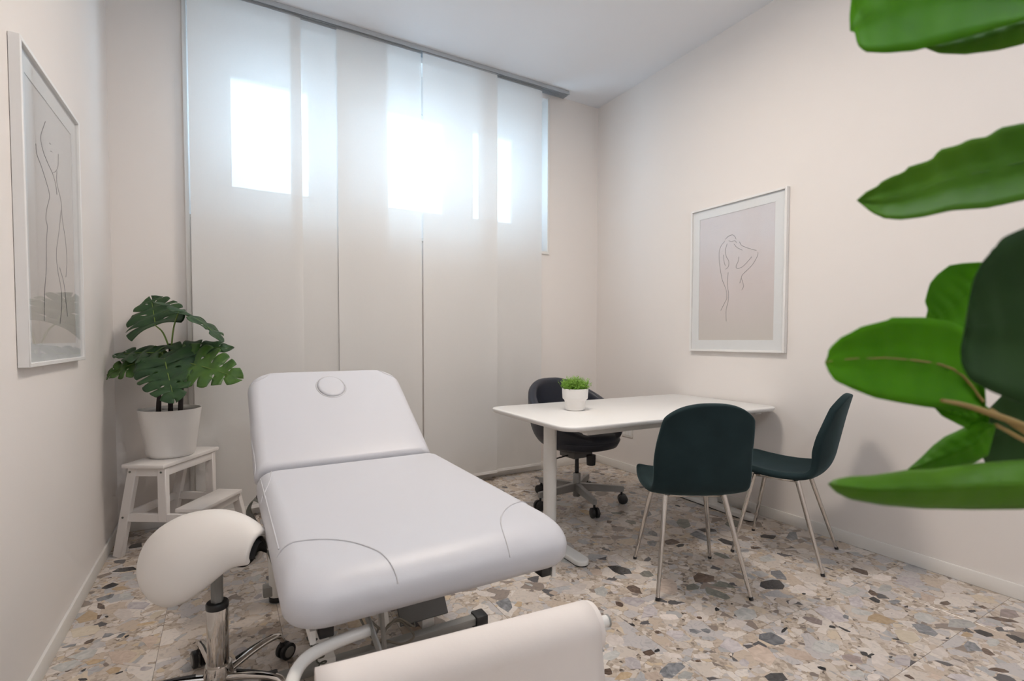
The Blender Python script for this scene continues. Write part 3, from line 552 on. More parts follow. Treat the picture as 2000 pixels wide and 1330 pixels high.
# ------------------------------------------------------------------ panel curtains
t = wthing('curtain_track', 'grey aluminium five-lane curtain track fixed to the ceiling', 'curtain track', (1.05, 3.59, 3.263))
TX0, TX1, TY0 = -.30, 2.598, 3.546
box('track_top', TX0, TX1, TY0, TY0 + .088, 3.252, 3.263, 'aluminium', t, bev=.001, seg=1)
for k in range(6): box('track_rib', TX0, TX1, TY0 + k * .0168, TY0 + k * .0168 + .0035, 3.232, 3.252, 'aluminium', t)
PANELS = [(-.158, .463, 1, 'leftmost sheer white curtain panel next to the monstera'), (.395, 1.035, 2, 'second sheer white curtain panel from the left, mostly behind its neighbours'),
          (.688, 1.280, 1, 'third sheer white curtain panel from the left, above the treatment bed headrest'), (1.287, 1.903, 0, 'fourth sheer white curtain panel from the left, right of the dark vertical gap'),
          (1.752, 2.347, 2, 'rightmost sheer white curtain panel, behind the desk chair')]
for i, (x0, x1, lane, lab) in enumerate(PANELS):
    y = TY0 + .0102 + lane * .0168
    p = wthing('sliding_curtain', lab, 'curtain', ((x0 + x1) / 2, y, .065), 'sliding white curtains')
    G = []
    for a in range(41):
        z = .068 + (3.236 - .068) * a / 40
        G.append([(x0 + (x1 - x0) * b / 12, y + .0022 * math.sin(b * 1.3 + i * 2 + z * .9) * min(1, (3.2 - z) * 2) , z) for b in range(13)])
    grid('fabric', G, 'sheer_fabric', p)
    box('top_carrier', x0, x1, y - .003, y + .003, 3.222, 3.245, 'aluminium', p)
    box('bottom_bar', x0 + .002, x1 - .002, y - .004, y + .004, .062, .082, 'frame_white', p, bev=.001, seg=1)

# ------------------------------------------------------------------ framed prints
def picture(name, lab, xw, sgn, y0, y1, z0, z1, py0, py1, pz0, pz1, strokes, pm):
    """hangs on a side wall; sgn = +1 faces +x"""
    t = wthing(name, lab, 'picture', (xw, (y0 + y1) / 2, z0), 'framed line-drawing prints')
    D, w = .03, .014
    def X(a): return xw + sgn * a
    def bx(nm, a0, a1, yy0, yy1, zz0, zz1, mt, par, bev=0.0):
        lo, hi = sorted((X(a0), X(a1))); return box(nm, lo, hi, yy0, yy1, zz0, zz1, mt, par, bev=bev, seg=1)
    bx('backing_board', .002, .010, y0 + .004, y1 - .004, z0 + .004, z1 - .004, 'frame_white', t)
    bx('frame_side', .001, D, y0, y0 + w, z0, z1, 'frame_white', t, .0015); bx('frame_side', .001, D, y1 - w, y1, z0, z1, 'frame_white', t, .0015)
    bx('frame_rail', .001, D, y0 + w, y1 - w, z0, z0 + w, 'frame_white', t, .0015); bx('frame_rail', .001, D, y0 + w, y1 - w, z1 - w, z1, 'frame_white', t, .0015)
    bm = bmesh.new()
    for a in ((y0 + w, py0, z0 + w, z1 - w), (py1, y1 - w, z0 + w, z1 - w), (py0, py1, z0 + w, pz0), (py0, py1, pz1, z1 - w)):
        lo, hi = sorted((X(.012), X(.0155))); add_box(bm, lo, hi, a[0], a[1], a[2], a[3])
    from_bm('passe_partout', bm, 'mat_board', t)
    pr = bx('print', .0105, .0125, py0, py1, pz0, pz1, pm, t)
    bm = bmesh.new()
    for s in strokes:
        pts = catmull([(X(.0132), a, b) for a, b in s], 6)
        add_tube(bm, pts, .0011, 5, True, None)
    from_bm('line_drawing', bm, 'ink', pr, smooth=True)
    bx('glass', .021, .023, y0 + w - .002, y1 - w + .002, z0 + w - .002, z1 - w + .002, 'picture_glass', t)
picture('framed_print', 'white framed print of a figure seen from behind, on the wall above the desk', XR, -1, 1.848, 2.575, 1.058, 2.078, 1.93, 2.505, 1.138, 2.003, RPIC, 'blush_print')
picture('framed_print', 'tall white framed print of a standing figure, on the left wall beside the monstera', XL, 1, 2.100, 2.830, 1.050, 2.070, 2.185, 2.755, 1.124, 1.99, LPIC, 'sand_print')

# ------------------------------------------------------------------ wall socket
t = wthing('wall_socket', 'white wall socket low on the right wall behind the desk', 'socket', (XR, 3.25, .30))
box('cover_plate', XR - .009, XR, 3.185, 3.312, .30, .376, 'socket_white', t, bev=.003)
for k in range(3): box('socket_module', XR - .012, XR - .008, 3.2 + k * .035, 3.228 + k * .035, .315, .361, 'frame_white', t, bev=.002, seg=1)

# ------------------------------------------------------------------ treatment bed
BX0, BX1, BY0, BYH, BZ = .100, .850, 1.105, 2.175, .630
bed = wthing('treatment_bed', 'white padded treatment bed with raised headrest and round face-hole plug', 'bed', ((BX0 + BX1) / 2, 1.9, 0))
def pad(name, x0, x1, y0, y1, zb, zt, rs, rf, rh, rcn, parent, M=None, rv=.055, rch=None):
    spec = [(.026, .03, .02, zb), (.010, .012, .008, zb + .008), (.002, .002, .002, zb + .024), (0, 0, 0, zb + (zt - zb) * .42)]
    zs = zb + (zt - zb) * .42; rv = zt - zs
    for k in range(1, 9):
        a = PI / 2 * k / 8
        spec.append((rs * (1 - math.cos(a)), rf * (1 - math.cos(a)), rh * (1 - math.cos(a)), zs + rv * math.sin(a)))
    spec += [(rs + .05, rf + .06, rh + .05, zt + .004), (rs + .13, rf + .16, rh + .13, zt + .006)]
    rings = []
    for s, f, h, z in spec:
        rings.append([(x, y, z) for x, y in rrect(x0 + s, x1 - s, y0 + f, y1 - h, rcn, 8)])
    return slab(name, rings, 'bed_vinyl', parent, M)
seat = pad('seat_cushion', BX0, BX1, BY0, BYH, .512, BZ, .055, .115, .045, (.035, .035, .085, .085), bed)
def bvh_of(o):
    me = o.data; return BVHTree.FromPolygons([v.co.copy() for v in me.vertices], [tuple(p.vertices) for p in me.polygons])
bs = bvh_of(seat)
def drape(tree, pts, out=.0008, down=Vector((0, 0, -1))):
    r = []
    for p in pts:
        h = tree.ray_cast(Vector(p), down)
        if h[0] is not None: r.append(h[0] + h[1] * out * (1 if h[1].z > 0 else -1))
    return r
def seam_plan(cx, cy, rx, ry, a0, a1, n=40):
    return [(cx + rx * math.cos(math.radians(a0 + (a1 - a0) * k / n)), cy + ry * math.sin(math.radians(a0 + (a1 - a0) * k / n)), 1.0) for k in range(n + 1)]
def seam(pl, tree, parent, tail=None):
    p = drape(tree, pl)
    if tail:
        q = p[-1]; p.append(Vector((q.x, q.y + tail[1], q.z - .03))); p.append(Vector((q.x, q.y + tail[1] + .004, q.z - .055)))
        q = p[0]; p.insert(0, Vector((q.x + tail[0], q.y, q.z - .03))); p.insert(0, Vector((q.x + tail[0], q.y, q.z - .055)))
    tube('seam_piping', p, .0022, 'bed_piping', parent, seg=6)
# corner seams at the foot: arcs from the long side round to the foot edge
seam(seam_plan(BX0 - .02, BY0 - .03, .26, .29, 90 - 4, 5), bs, seat)
seam(seam_plan(BX1 + .02, BY0 - .03, .24, .28, 90 + 4, 175), bs, seat)
seam(seam_plan(BX0 - .02, BYH + .06, .075, .36, -86, -10), bs, seat)
for sx, xx in ((-1, BX0 + .014), (1, BX1 - .014)):
    seam([(xx, BYH - .05 - (BYH - BY0 - .33) * k / 20, 1.0) for k in range(21)], bs, seat)
A = math.radians(31)
MB_ = Matrix.Translation((0, 2.205, .622)) @ Matrix.Rotation(A, 4, 'X')
back = pad('headrest_cushion', .097, .846, 0, .715, -.112, 0, .05, .035, .05, (.115, .115, .025, .025), bed, MB_)
bb = bvh_of(back)
nrm = MB_.to_3x3() @ Vector((0, 0, 1))
bm = bmesh.new(); PR = []
for k in range(48):
    a = 2 * PI * k / 48; PR.append((math.cos(a), math.sin(a)))
def plug_ring(rx, ry, z): return [(.468 + rx * c_, .530 + ry * s_, z) for c_, s_ in PR]
slab('plug_gap', [plug_ring(.067, .086, -.004), plug_ring(.067, .086, .0062)], 'bed_piping', back, MB_)
slab('face_hole_plug', [plug_ring(.062, .081, -.002), plug_ring(.0635, .0825, .006), plug_ring(.062, .081, .013), plug_ring(.054, .072, .0165), plug_ring(.03, .04, .018)], 'bed_vinyl', back, MB_)
bm = bmesh.new(); add_tube(bm, [MB_ @ Vector(p) for p in plug_ring(.070, .089, .0055) + plug_ring(.070, .089, .0055)[:1]], .0035, 8)
from_bm('plug_rim', bm, 'bed_piping', back, smooth=True)
pts = [bb.find_nearest(MB_ @ Vector((.085, y, z)))[0] for y, z in ((.34, -.09), (.30, -.072), (.24, -.052), (.17, -.036), (.10, -.026), (.05, -.025), (.02, -.04), (.012, -.07))]
tube('seam_piping', pts, .0022, 'bed_piping', back, seg=6, smooth_pts=5)
for sx in (-1, 1):
    x_ = .097 + .03 if sx < 0 else .846 - .03
    pl = []
    for k in range(21):
        a = k / 20 * PI / 2; lp = Vector(((.097 - .01 + .12 * math.cos(a)) if sx < 0 else (.846 + .01 - .12 * math.cos(a)), .715 + .01 - .12 * math.sin(a), .3)); pl.append(lp)
    inv = MB_.to_3x3(); out = []
    for lp in pl:
        h = bb.ray_cast(MB_ @ lp, -nrm)
        if h[0] is not None: out.append(h[0] + nrm * .0006)
    if len(out) > 3: tube('seam_piping', out, .002, 'bed_piping', back, seg=6)
# under-frame
box('seat_frame', BX0 + .05, BX1 - .05, BY0 + .10, BYH - .02, .488, .511, 'white_metal', bed, bev=.004)
bmh = bmesh.new(); add_box(bmh, .15, .80, .06, .66, -.13, -.113, .004, 1, MB_); from_bm('headrest_frame', bmh, 'white_metal', bed)
for x_ in (.188, .772): box('pad_block', x_ - .016, x_ + .016, BY0 + .045, BY0 + .10, .478, .512, 'black_plastic', bed, bev=.003)
for x_ in (.16, .80): box('pad_bracket', x_ - .006, x_ + .006, BY0 + .05, BY0 + .14, .47, .50, 'white_metal', bed)
# roll holder: bent tube on the left and rod through the roll
RA, RB = Vector((.128, .898, .518)), Vector((.690, .846, .518))
ax = (RB - RA).normalized()
tube('roll_holder_tube', [(.285, 1.165, .462), (.20, 1.150, .462), (.140, 1.125, .460), (.108, 1.07, .455), (.098, .99, .455), (.098, .94, .47), (.103, .91, .50), RA - ax * .022], .0135, 'white_metal', bed, seg=14, smooth_pts=6)
tube('roll_rod', [RA - ax * .03, RB + ax * .036], .0125, 'white_metal', bed, seg=16)
lathe('rod_end_cap', [(.0001, 0), (.0135, 0), (.0135, .004), (.0001, .004)], 'grey_metal', bed, seg=16).matrix_basis = Matrix.Translation(RB + ax * .036) @ ax.to_track_quat('Z', 'Y').to_matrix().to_4x4()
bar('holder_bracket', (.285, 1.19, .485), (.30, 1.03, .40), .030, .006, 'grey_metal', bed, up=(1, 0, 0))
bar('holder_bracket', (.345, 1.30, .485), (.40, 1.42, .12), .032, .008, 'grey_metal', bed, up=(1, 0, 0))
# lifting base
box('base_rail', .26, .31, 1.72, 2.46, .03, .08, 'white_metal', bed, bev=.006); box('base_rail', .64, .69, 1.80, 2.46, .03, .08, 'white_metal', bed, bev=.006)
box('base_crossbar', .12, .85, 1.74, 1.78, .022, .052, 'grey_metal', bed, bev=.005); box('base_crossbar', .13, .83, 2.36, 2.41, .03, .075, 'grey_metal', bed, bev=.005)
for x_ in (.115, .865):
    box('end_cap', x_ - .028, x_ + .022, 1.73, 1.79, 0, .058, 'black_plastic', bed, bev=.005)
MP = Matrix.Translation((.64, 1.80, .07)) @ Matrix.Rotation(math.radians(52), 4, 'X')
bm = bmesh.new(); add_box(bm, -.085, .105, 0, .42, -.006, .006, .002, 1, MP); from_bm('lift_cover_plate', bm, 'dark_grey_metal', bed)
bar('lift_arm', (.505, 1.83, .06), (.505, 2.10, .46), .05, .03, 'white_metal', bed, up=(1, 0, 0), bev=.005)
bar('lift_arm', (.43, 2.36, .07), (.43, 1.45, .475), .035, .028, 'white_metal', bed, up=(1, 0, 0), bev=.005)
tube('motor', [(.40, 1.98, .16), (.62, 1.98, .16)], .042, 'black_plastic', bed, seg=18)
tube('power_cable', [(.40, 1.95, .16), (.42, 1.75, .12), (.45, 1.70, .10), (.49, 1.73, .13), (.54, 1.75, .12), (.57, 1.69, .09), (.52, 1.66, .09), (.47, 1.69, .10), (.44, 1.76, .06), (.50, 1.90, .03)], .0042, 'cable', bed, seg=8, smooth_pts=8)
tube('power_cable', [(.42, 1.92, .14), (.46, 1.72, .13), (.52, 1.72, .15), (.58, 1.73, .10), (.60, 1.78, .08)], .0042, 'cable', bed, seg=8, smooth_pts=8)
hel = [(.225 + .013 * math.cos(k * .7) + .0006 * k, 1.68 - .0011 * k + .013 * math.sin(k * .7), .20 - .0016 * k) for k in range(110)]
tube('coiled_cable', hel, .0026, 'coil', bed, seg=6)
for x_ in (.185, .765):
    lathe('leg', [(.030, .022), (.031, .03), (.036, .47), (.034, .485)], 'white_metal', bed, seg=24, c=(x_, 2.384, 0))
    lathe('leg_foot', [(.028, 0), (.032, .003), (.032, .022), (.030, .024)], 'black_plastic', bed, seg=24, c=(x_, 2.384, 0))
# strap hanging from a hook at the left side
st = [(.128, 2.352, .458), (.108, 2.360, .468), (.090, 2.368, .450), (.080, 2.370, .411), (.098, 2.360, .368), (.126, 2.342, .314), (.157, 2.322, .243), (.172, 2.310, .195)]
stp = catmull(st, 6); side = Vector((.42, .72, .2)).normalized()
grid('strap', [[p - side * .020, p, p + side * .020] for p in stp], 'strap_grey', bed, thick=.003)
tube('strap_hook', [(.150, 2.345, .49), (.122, 2.352, .487), (.112, 2.355, .472), (.125, 2.35, .462), (.137, 2.347, .455), (.14, 2.345, .42)], .005, 'dark_grey_metal', bed, seg=8, smooth_pts=5)
bar('hook_bracket', (.128, 2.35, .47), (.178, 2.33, .50), .02, .01, 'dark_grey_metal', bed)

# ------------------------------------------------------------------ paper roll on the holder
roll = wthing('paper_roll', 'blush white examination paper roll with its sheet hanging at the bed foot', 'paper roll', (.41, .87, .16))
M_r = Matrix((ax, Vector((0, 0, 1)).cross(ax).normalized(), Vector((0, 0, 1)))).transposed().to_4x4(); M_r.translation = RA
LR = (RB - RA).length
def rp(s, a, r): return M_r @ Vector((s, r * math.cos(a), r * math.sin(a)))   # a=0 away from viewer, 90 up
bm = bmesh.new(); add_tube(bm, [rp(s, 0, 0) for s in (0, .004, LR - .004, LR)], [.0485, .05, .05, .0485], 48)
from_bm('roll_core', bm, 'paper', roll, smooth=True, auto=40)
G = []
for k in range(25):
    a = math.radians(25 + k * 6.3); G.append([rp(s, a, .0512 + .0004 * k / 25) for s in [0.0 + (LR - .012) * j / 12 for j in range(13)]])
for k in range(1, 19):
    z = -.006 - k * .0185
    row = []
    for j in range(13):
        s = (LR - .012) * j / 12; wob = .004 * math.sin(j * .55 + k * .22) * min(1, k / 6)
        row.append(M_r @ Vector((s + .0006 * k, -.0508 - .0015 * k - wob, z)))
    G.append(row)
grid('paper_sheet', G, 'paper', roll, thick=.0006)

# ------------------------------------------------------------------ saddle stool
SX, SY = -.030, 1.796
sad = thing('saddle_stool', 'cream saddle-shaped stool on a chrome column beside the bed', 'stool', (SX, SY, 0), math.atan2(-.4975, .8675) - math.radians(16))
# local x runs from the round rear (left in view) to the pommel
ST = [(0, .004, .470, .004), (.03, .038, .496, .045), (.08, .068, .518, .085), (.17, .102, .546, .130), (.30, .134, .574, .172), (.45, .152, .592, .205), (.60, .148, .600, .208), (.75, .116, .594, .162), (.88, .074, .578, .098), (1, .048, .552, .064)]
STC = catmull([Vector(q[1:]) for q in ST], 12); STS = []
for q0, q1 in zip(ST, ST[1:]): STS += [q0[0] + (q1[0] - q0[0]) * k / 12 for k in range(12)]
STS.append(1.0)
def tab(s, c_):
    for k in range(len(STS) - 1):
        if s <= STS[k + 1]:
            f = (s - STS[k]) / (STS[k + 1] - STS[k]); return STC[k][c_] + (STC[k + 1][c_] - STC[k][c_]) * f
    return STC[-1][c_]
def saddle(off, name, mt, sub):
    G = []; NS = 34; NC = 26
    for i in range(NS + 1):
        s = (i / NS) ** 1.25; x = -.258 + .428 * s
        a = max(.003, tab(s, 0) - off); zt = tab(s, 1) - off; drop = max(.003, tab(s, 2) - off)
        row = []
        for j in range(NC + 1):
            ph = math.radians(-118 + 236 * j / NC)
            row.append((x, a * math.sin(ph), zt - drop * .55 * (1 - math.cos(ph)) - drop * .32 * abs(math.sin(ph)) ** 2.0))
        G.append(row)
    return grid(name, G, mt, sad, sub=sub, thick=.020 if name == 'saddle_seat' else 0, off=0)
saddle(.002, 'saddle_seat', 'saddle_vinyl', 1)
saddle(.024, 'saddle_lining', 'black_cloth', 0)
box('seat_plate', -.07, .05, -.045, .045, .445, .46, 'black_plastic', sad, bev=.004)
bm = bmesh.new(); add_lathe(bm, [(.0175, .25), (.0175, .45)], 6); from_bm('gas_rod', bm, 'grey_metal', sad)
lathe('column', [(.029, .06), (.0305, .065), (.0305, .308), (.0295, .311)], 'chrome', sad, seg=32)
lathe('column_collar', [(.031, .302), (.032, .304), (.032, .318), (.029, .322), (.019, .322)], 'black_plastic', sad, seg=32)
lathe('base_hub', [(.030, .045), (.040, .05), (.042, .10), (.036, .125)], 'chrome', sad, seg=28)
rz_s = sad.rotation_euler.z
for wa in (33, 105, 177, 249, 321):
    a = math.radians(wa) - rz_s
    d = Vector((math.cos(a), math.sin(a), 0)); sd = Vector((-d.y, d.x, 0))
    leg = tube('base_leg', [d * .03 + Vector((0, 0, .085)), d * .10 + Vector((0, 0, .098)), d * .17 + Vector((0, 0, .103)), d * .215 + Vector((0, 0, .096)), d * .232 + Vector((0, 0, .070))], [.017, .016, .014, .013, .011], 'chrome', sad, seg=12, smooth_pts=5, flat=(1, .72))
    tube('leg_groove', [d * .06 + sd * .004 + Vector((0, 0, .1065)), d * .12 + sd * .004 + Vector((0, 0, .1105)), d * .195 + sd * .004 + Vector((0, 0, .1095))], .0035, 'black_plastic', leg, seg=6)
    cb = tube('caster', [d * .232 + Vector((0, 0, .075)), d * .232 + Vector((0, 0, .05))], .009, 'black_plastic', sad, seg=10)
    for s_ in (-1, 1):
        c0 = d * .245 + sd * s_ * .012 + Vector((0, 0, .0285))
        tube('caster_wheel', [c0 - sd * .0085, c0 - sd * .006, c0 + sd * .006, c0 + sd * .0085], [.024, .0285, .0285, .024], 'black_plastic', cb, seg=20)
        tube('wheel_rim', [c0 + sd * s_ * .0084, c0 + sd * s_ * .0098], [.019, .018], 'grey_metal', cb, seg=20)

# ------------------------------------------------------------------ step stool
SU = math.atan2(.359, .231)
P0 = Vector((-.272, 3.105, 0))
stool = thing('step_stool', 'white painted wooden two-step stool carrying the monstera', 'step stool', P0, SU)
# local x along the treads (0..0.43), local y = backwards (towards the wall), steps project to -y
W = .43
box('top_tread', -.01, W + .01, 0, .225, .475, .495, 'stool_paint', stool, bev=.004)
box('lower_tread', .035, W - .035 + .0, -.168, -.022, .235, .255, 'stool_paint', stool, bev=.004)
for e, xx in ((0, .012), (1, W - .042)):
    c_ = xx + .015
    bar('back_leg', (c_, .282, 0), (c_, .185, .475), .048, .030, 'stool_paint', stool, up=(1, 0, 0), bev=.003)
    bar('middle_leg', (c_, .030, .19), (c_, .030, .475), .046, .030, 'stool_paint', stool, up=(1, 0, 0), bev=.003)
    bar('front_leg', (c_, -.178, 0), (c_, -.120, .235), .046, .030, 'stool_paint', stool, up=(1, 0, 0), bev=.003)
    bar('upper_side_rail', (c_, .19, .450), (c_, .02, .450), .044, .022, 'stool_paint', stool, up=(1, 0, 0), bev=.003)
    bar('lower_side_rail', (c_, .245, .210), (c_, -.15, .210), .044, .022, 'stool_paint', stool, up=(1, 0, 0), bev=.003)
    for (yy, zz) in ((.198, .452), (.03, .452), (.242, .212), (-.128, .212)):
        s_ = -.016 if e == 0 else .016
        tube('bolt_head', [(c_ + s_ * .94, yy, zz), (c_ + s_ * 1.14, yy, zz)], .0052, 'brass_bolt', stool, seg=12)
        if e == 1: tube('bolt_head', [(c_ - .0155, yy, zz), (c_ - .0175, yy, zz)], .0052, 'brass_bolt', stool, seg=12)
box('cross_rail', .02, W - .02, .012, .030, .430, .472, 'stool_paint', stool, bev=.003)
box('cross_rail', .04, W - .04, -.145, -.127, .19, .232, 'stool_paint', stool, bev=.003)
box('cross_rail', .02, W - .02, .235, .253, .19, .232, 'stool_paint', stool, bev=.003)

# ------------------------------------------------------------------ desk
desk = thing('desk', 'white rectangular desk with rounded corners against the right wall', 'desk', (2.199, 2.305, 0), math.radians(-1.2))
HX, HY = .804, .425
rings = []
for ins, z in ((.014, .698), (.006, .703), (.001, .712), (0, .718), (.0015, .7235), (.004, .725)):
    rings.append([(x, y, z) for x, y in rrect(-HX + ins, HX - ins, -HY + ins, HY - ins, .085, 10)])
slab('desk_top', rings, 'desk_white', desk, auto=60)
rings = [[(x, y, z) for x, y in rrect(-HX + ins, HX - ins, -HY + ins, HY - ins, .085, 10)] for ins, z in ((.012, .7005), (.0035, .7035), (.0002, .7105), (.0002, .7125))]
def desk_leg(x_):
    bm = bmesh.new(); add_lathe(bm, [(.036, .028), (.0365, .04), (.0365, .685)], 28, (x_, -.02, 0)); from_bm('leg_column', bm, 'white_metal', desk, smooth=True, auto=40)
    rr = [[(x, y, z) for x, y in rrect(x_ - .04 + i_, x_ + .04 - i_, -.35 + i_, .35 - i_, .04, 8)] for i_, z in ((.001, .006), (0, .010), (0, .024), (.003, .029), (.006, .030))]
    ft = slab('leg_foot', rr, 'white_metal', desk, auto=50)
    slab('foot_pad', [[(x, y, z) for x, y in rrect(x_ - .037, x_ + .037, -.347, .347, .037, 8)] for z in (0, .0062)], 'black_plastic', ft)
    box('leg_bracket', x_ - .03, x_ + .03, -.36, .36, .678, .698, 'white_metal', desk, bev=.004)
desk_leg(-.636); desk_leg(.68)
for y_ in (-.30, .30): box('frame_beam', -.61, .65, y_ - .02, y_ + .02, .655, .695, 'white_metal', desk, bev=.004)
box('cable_clip', -.70, -.62, -.02, .02, .688, .699, 'white_metal', desk)

# ------------------------------------------------------------------ potted herb on the desk
hp = thing('potted_herb', 'small green leafy plant in a stepped white pot on the desk', 'plant', (1.795, 2.38, .7255))
lathe('pot', [(.050, 0), (.056, .003), (.062, .055), (.0635, .058), (.066, .062), (.072, .066), (.0745, .072), (.0775, .124), (.077, .127), (.073, .127), (.070, .118)], 'pot_white', hp, seg=44, capt=False)
lathe('soil', [(.0001, .115), (.071, .114)], 'soil', hp, seg=30, capb=False, capt=False)
rg = random.Random(5); bm = bmesh.new()
for k in range(430):
    r = .072 * math.sqrt(rg.random()); a = rg.random() * 2 * PI
    b = Vector((r * math.cos(a), r * math.sin(a), .110)); h = rg.uniform(.055, .092) * (1 - .35 * (r / .072) ** 2)
    if k % 60 == 0: h += .022
    tip = b + Vector((math.cos(a) * rg.uniform(0, .018) * (r / .05) + rg.uniform(-.008, .008), math.sin(a) * rg.uniform(0, .018) * (r / .05) + rg.uniform(-.008, .008), h))
    add_tube(bm, [b, tip], [.0007, .0004], 3, False)
    for q in range(5):
        p = b.lerp(tip, .35 + .65 * q / 4); d = Vector((rg.uniform(-1, 1), rg.uniform(-1, 1), rg.uniform(-.1, .9))).normalized(); s_ = d.orthogonal().normalized()
        L_ = rg.uniform(.006, .0105); w_ = L_ * .33
        v = [bm.verts.new(p), bm.verts.new(p + d * L_ * .5 + s_ * w_), bm.verts.new(p + d * L_), bm.verts.new(p + d * L_ * .5 - s_ * w_)]
        bm.faces.new(v)
me = bpy.data.meshes.new('foliage'); bm.to_mesh(me); bm.free()
fo = link('foliage', me, 'sprig', hp); fo['kind'] = 'stuff'

# ------------------------------------------------------------------ swivel tub chair
tub = thing('swivel_tub_chair', 'dark navy leather tub chair on a grey five-star base behind the desk', 'chair', (2.13, 2.80, 0), math.radians(4))
prof = [(.02, .372), (.12, .376), (.20, .394), (.262, .43), (.302, .485), (.325, .55), (.338, .63), (.343, .72), (.342, .80), (.338, .885)]
def prof_at(z):
    for (r0, z0), (r1, z1) in zip(prof, prof[1:]):
        if z <= z1: return r0 + (r1 - r0) * (z - z0) / (z1 - z0)
    return prof[-1][0]
G = []; NA = 56; NV = 16
for a in range(NA):
    ph = 2 * PI * a / NA                                 # 0 = back (+y)
    c_ = math.cos(ph)
    u = (c_ + 1) / 2
    rim = .478 + .385 * (u ** 1.05 if u > 0 else 0) * (1 - .0 * u)
    rim = min(rim, .858)
    row = []
    for v in range(NV + 1):
        z = .372 + (rim - .372) * (v / NV) ** 1.25; r = prof_at(z)
        lean = 1 + .02 * max(0, c_) * (z - .4)
        row.append((r * math.sin(ph) * 1.0, r * c_ * lean + .0, z))
    G.append(row)
G2 = [list(r) for r in zip(*G)]
shell = grid('shell', G2, 'navy_leather', tub, closed_u=True, thick=.058, sub=1, off=-1)
lathe('seat_cushion', [(.0001, .405), (.20, .405), (.245, .42), (.262, .452), (.258, .485), (.235, .508), (.18, .520), (.0001, .525)], 'navy_leather', tub, seg=44, c=(0, -.045, 0), capb=False, capt=False, auto=None)
bm = bmesh.new(); add_tube(bm, [(.261 * math.cos(k * PI / 24), -.045 + .261 * math.sin(k * PI / 24), .462) for k in range(49)], .004, 8); from_bm('cushion_piping', bm, 'navy_leather', tub, smooth=True)
box('tilt_mechanism', -.085, .085, -.07, .09, .325, .37, 'dark_grey_metal', tub, bev=.008)
lathe('tension_knob', [(.024, .272), (.03, .275), (.032, .30), (.032, .345)], 'black_plastic', tub, seg=24, c=(.055, -.085, 0))
tube('lever_rod', [(-.05, 0, .345), (-.20, -.01, .335), (-.235, -.012, .327)], .005, 'black_plastic', tub, seg=8)
tube('lever_grip', [(-.225, -.011, .328), (-.28, -.015, .318)], [.009, .011], 'black_plastic', tub, seg=10)
lathe('gas_rod', [(.014, .20), (.014, .34)], 'black_plastic', tub, seg=18)
lathe('gas_sleeve', [(.024, .045), (.026, .05), (.0265, .205), (.024, .21)], 'silver_paint', tub, seg=24)
rz_t = tub.rotation_euler.z
for wa in (-34, 38, 110, 182, 254):
    a = math.radians(wa) - rz_t; d = Vector((math.cos(a), math.sin(a), 0)); sd = Vector((-d.y, d.x, 0))
    bm = bmesh.new(); r0 = []; 
    for (rr_, w_, z0, z1) in ((.015, .020, .085, .140), (.31, .014, .083, .122), (.325, .013, .085, .120)):
        r0.append([bm.verts.new(d * rr_ + sd * s_ * w_ + Vector((0, 0, z))) for s_, z in ((-1, z0), (1, z0), (1, z1), (-1, z1))])
    for i_ in range(2):
        for k in range(4): bm.faces.new([r0[i_][k], r0[i_][(k + 1) % 4], r0[i_ + 1][(k + 1) % 4], r0[i_ + 1][k]])
    bm.faces.new(r0[0][::-1]); bm.faces.new(r0[2])
    es = [e for e in bm.edges]; bmesh.ops.bevel(bm, geom=es, offset=.003, segments=2, affect='EDGES')
    from_bm('base_arm', bm, 'silver_paint', tub, smooth=True, auto=40)
    cb = tube('caster', [d * .31 + Vector((0, 0, .088)), d * .31 + Vector((0, 0, .045))], .008, 'black_plastic', tub, seg=10)
    for s_ in (-1, 1):
        c0 = d * .318 + sd * s_ * .0165 + Vector((0, 0, .033))
        tube('caster_wheel', [c0 - sd * .010, c0 - sd * .007, c0 + sd * .007, c0 + sd * .010], [.028, .033, .033, .028], 'black_plastic', cb, seg=20)

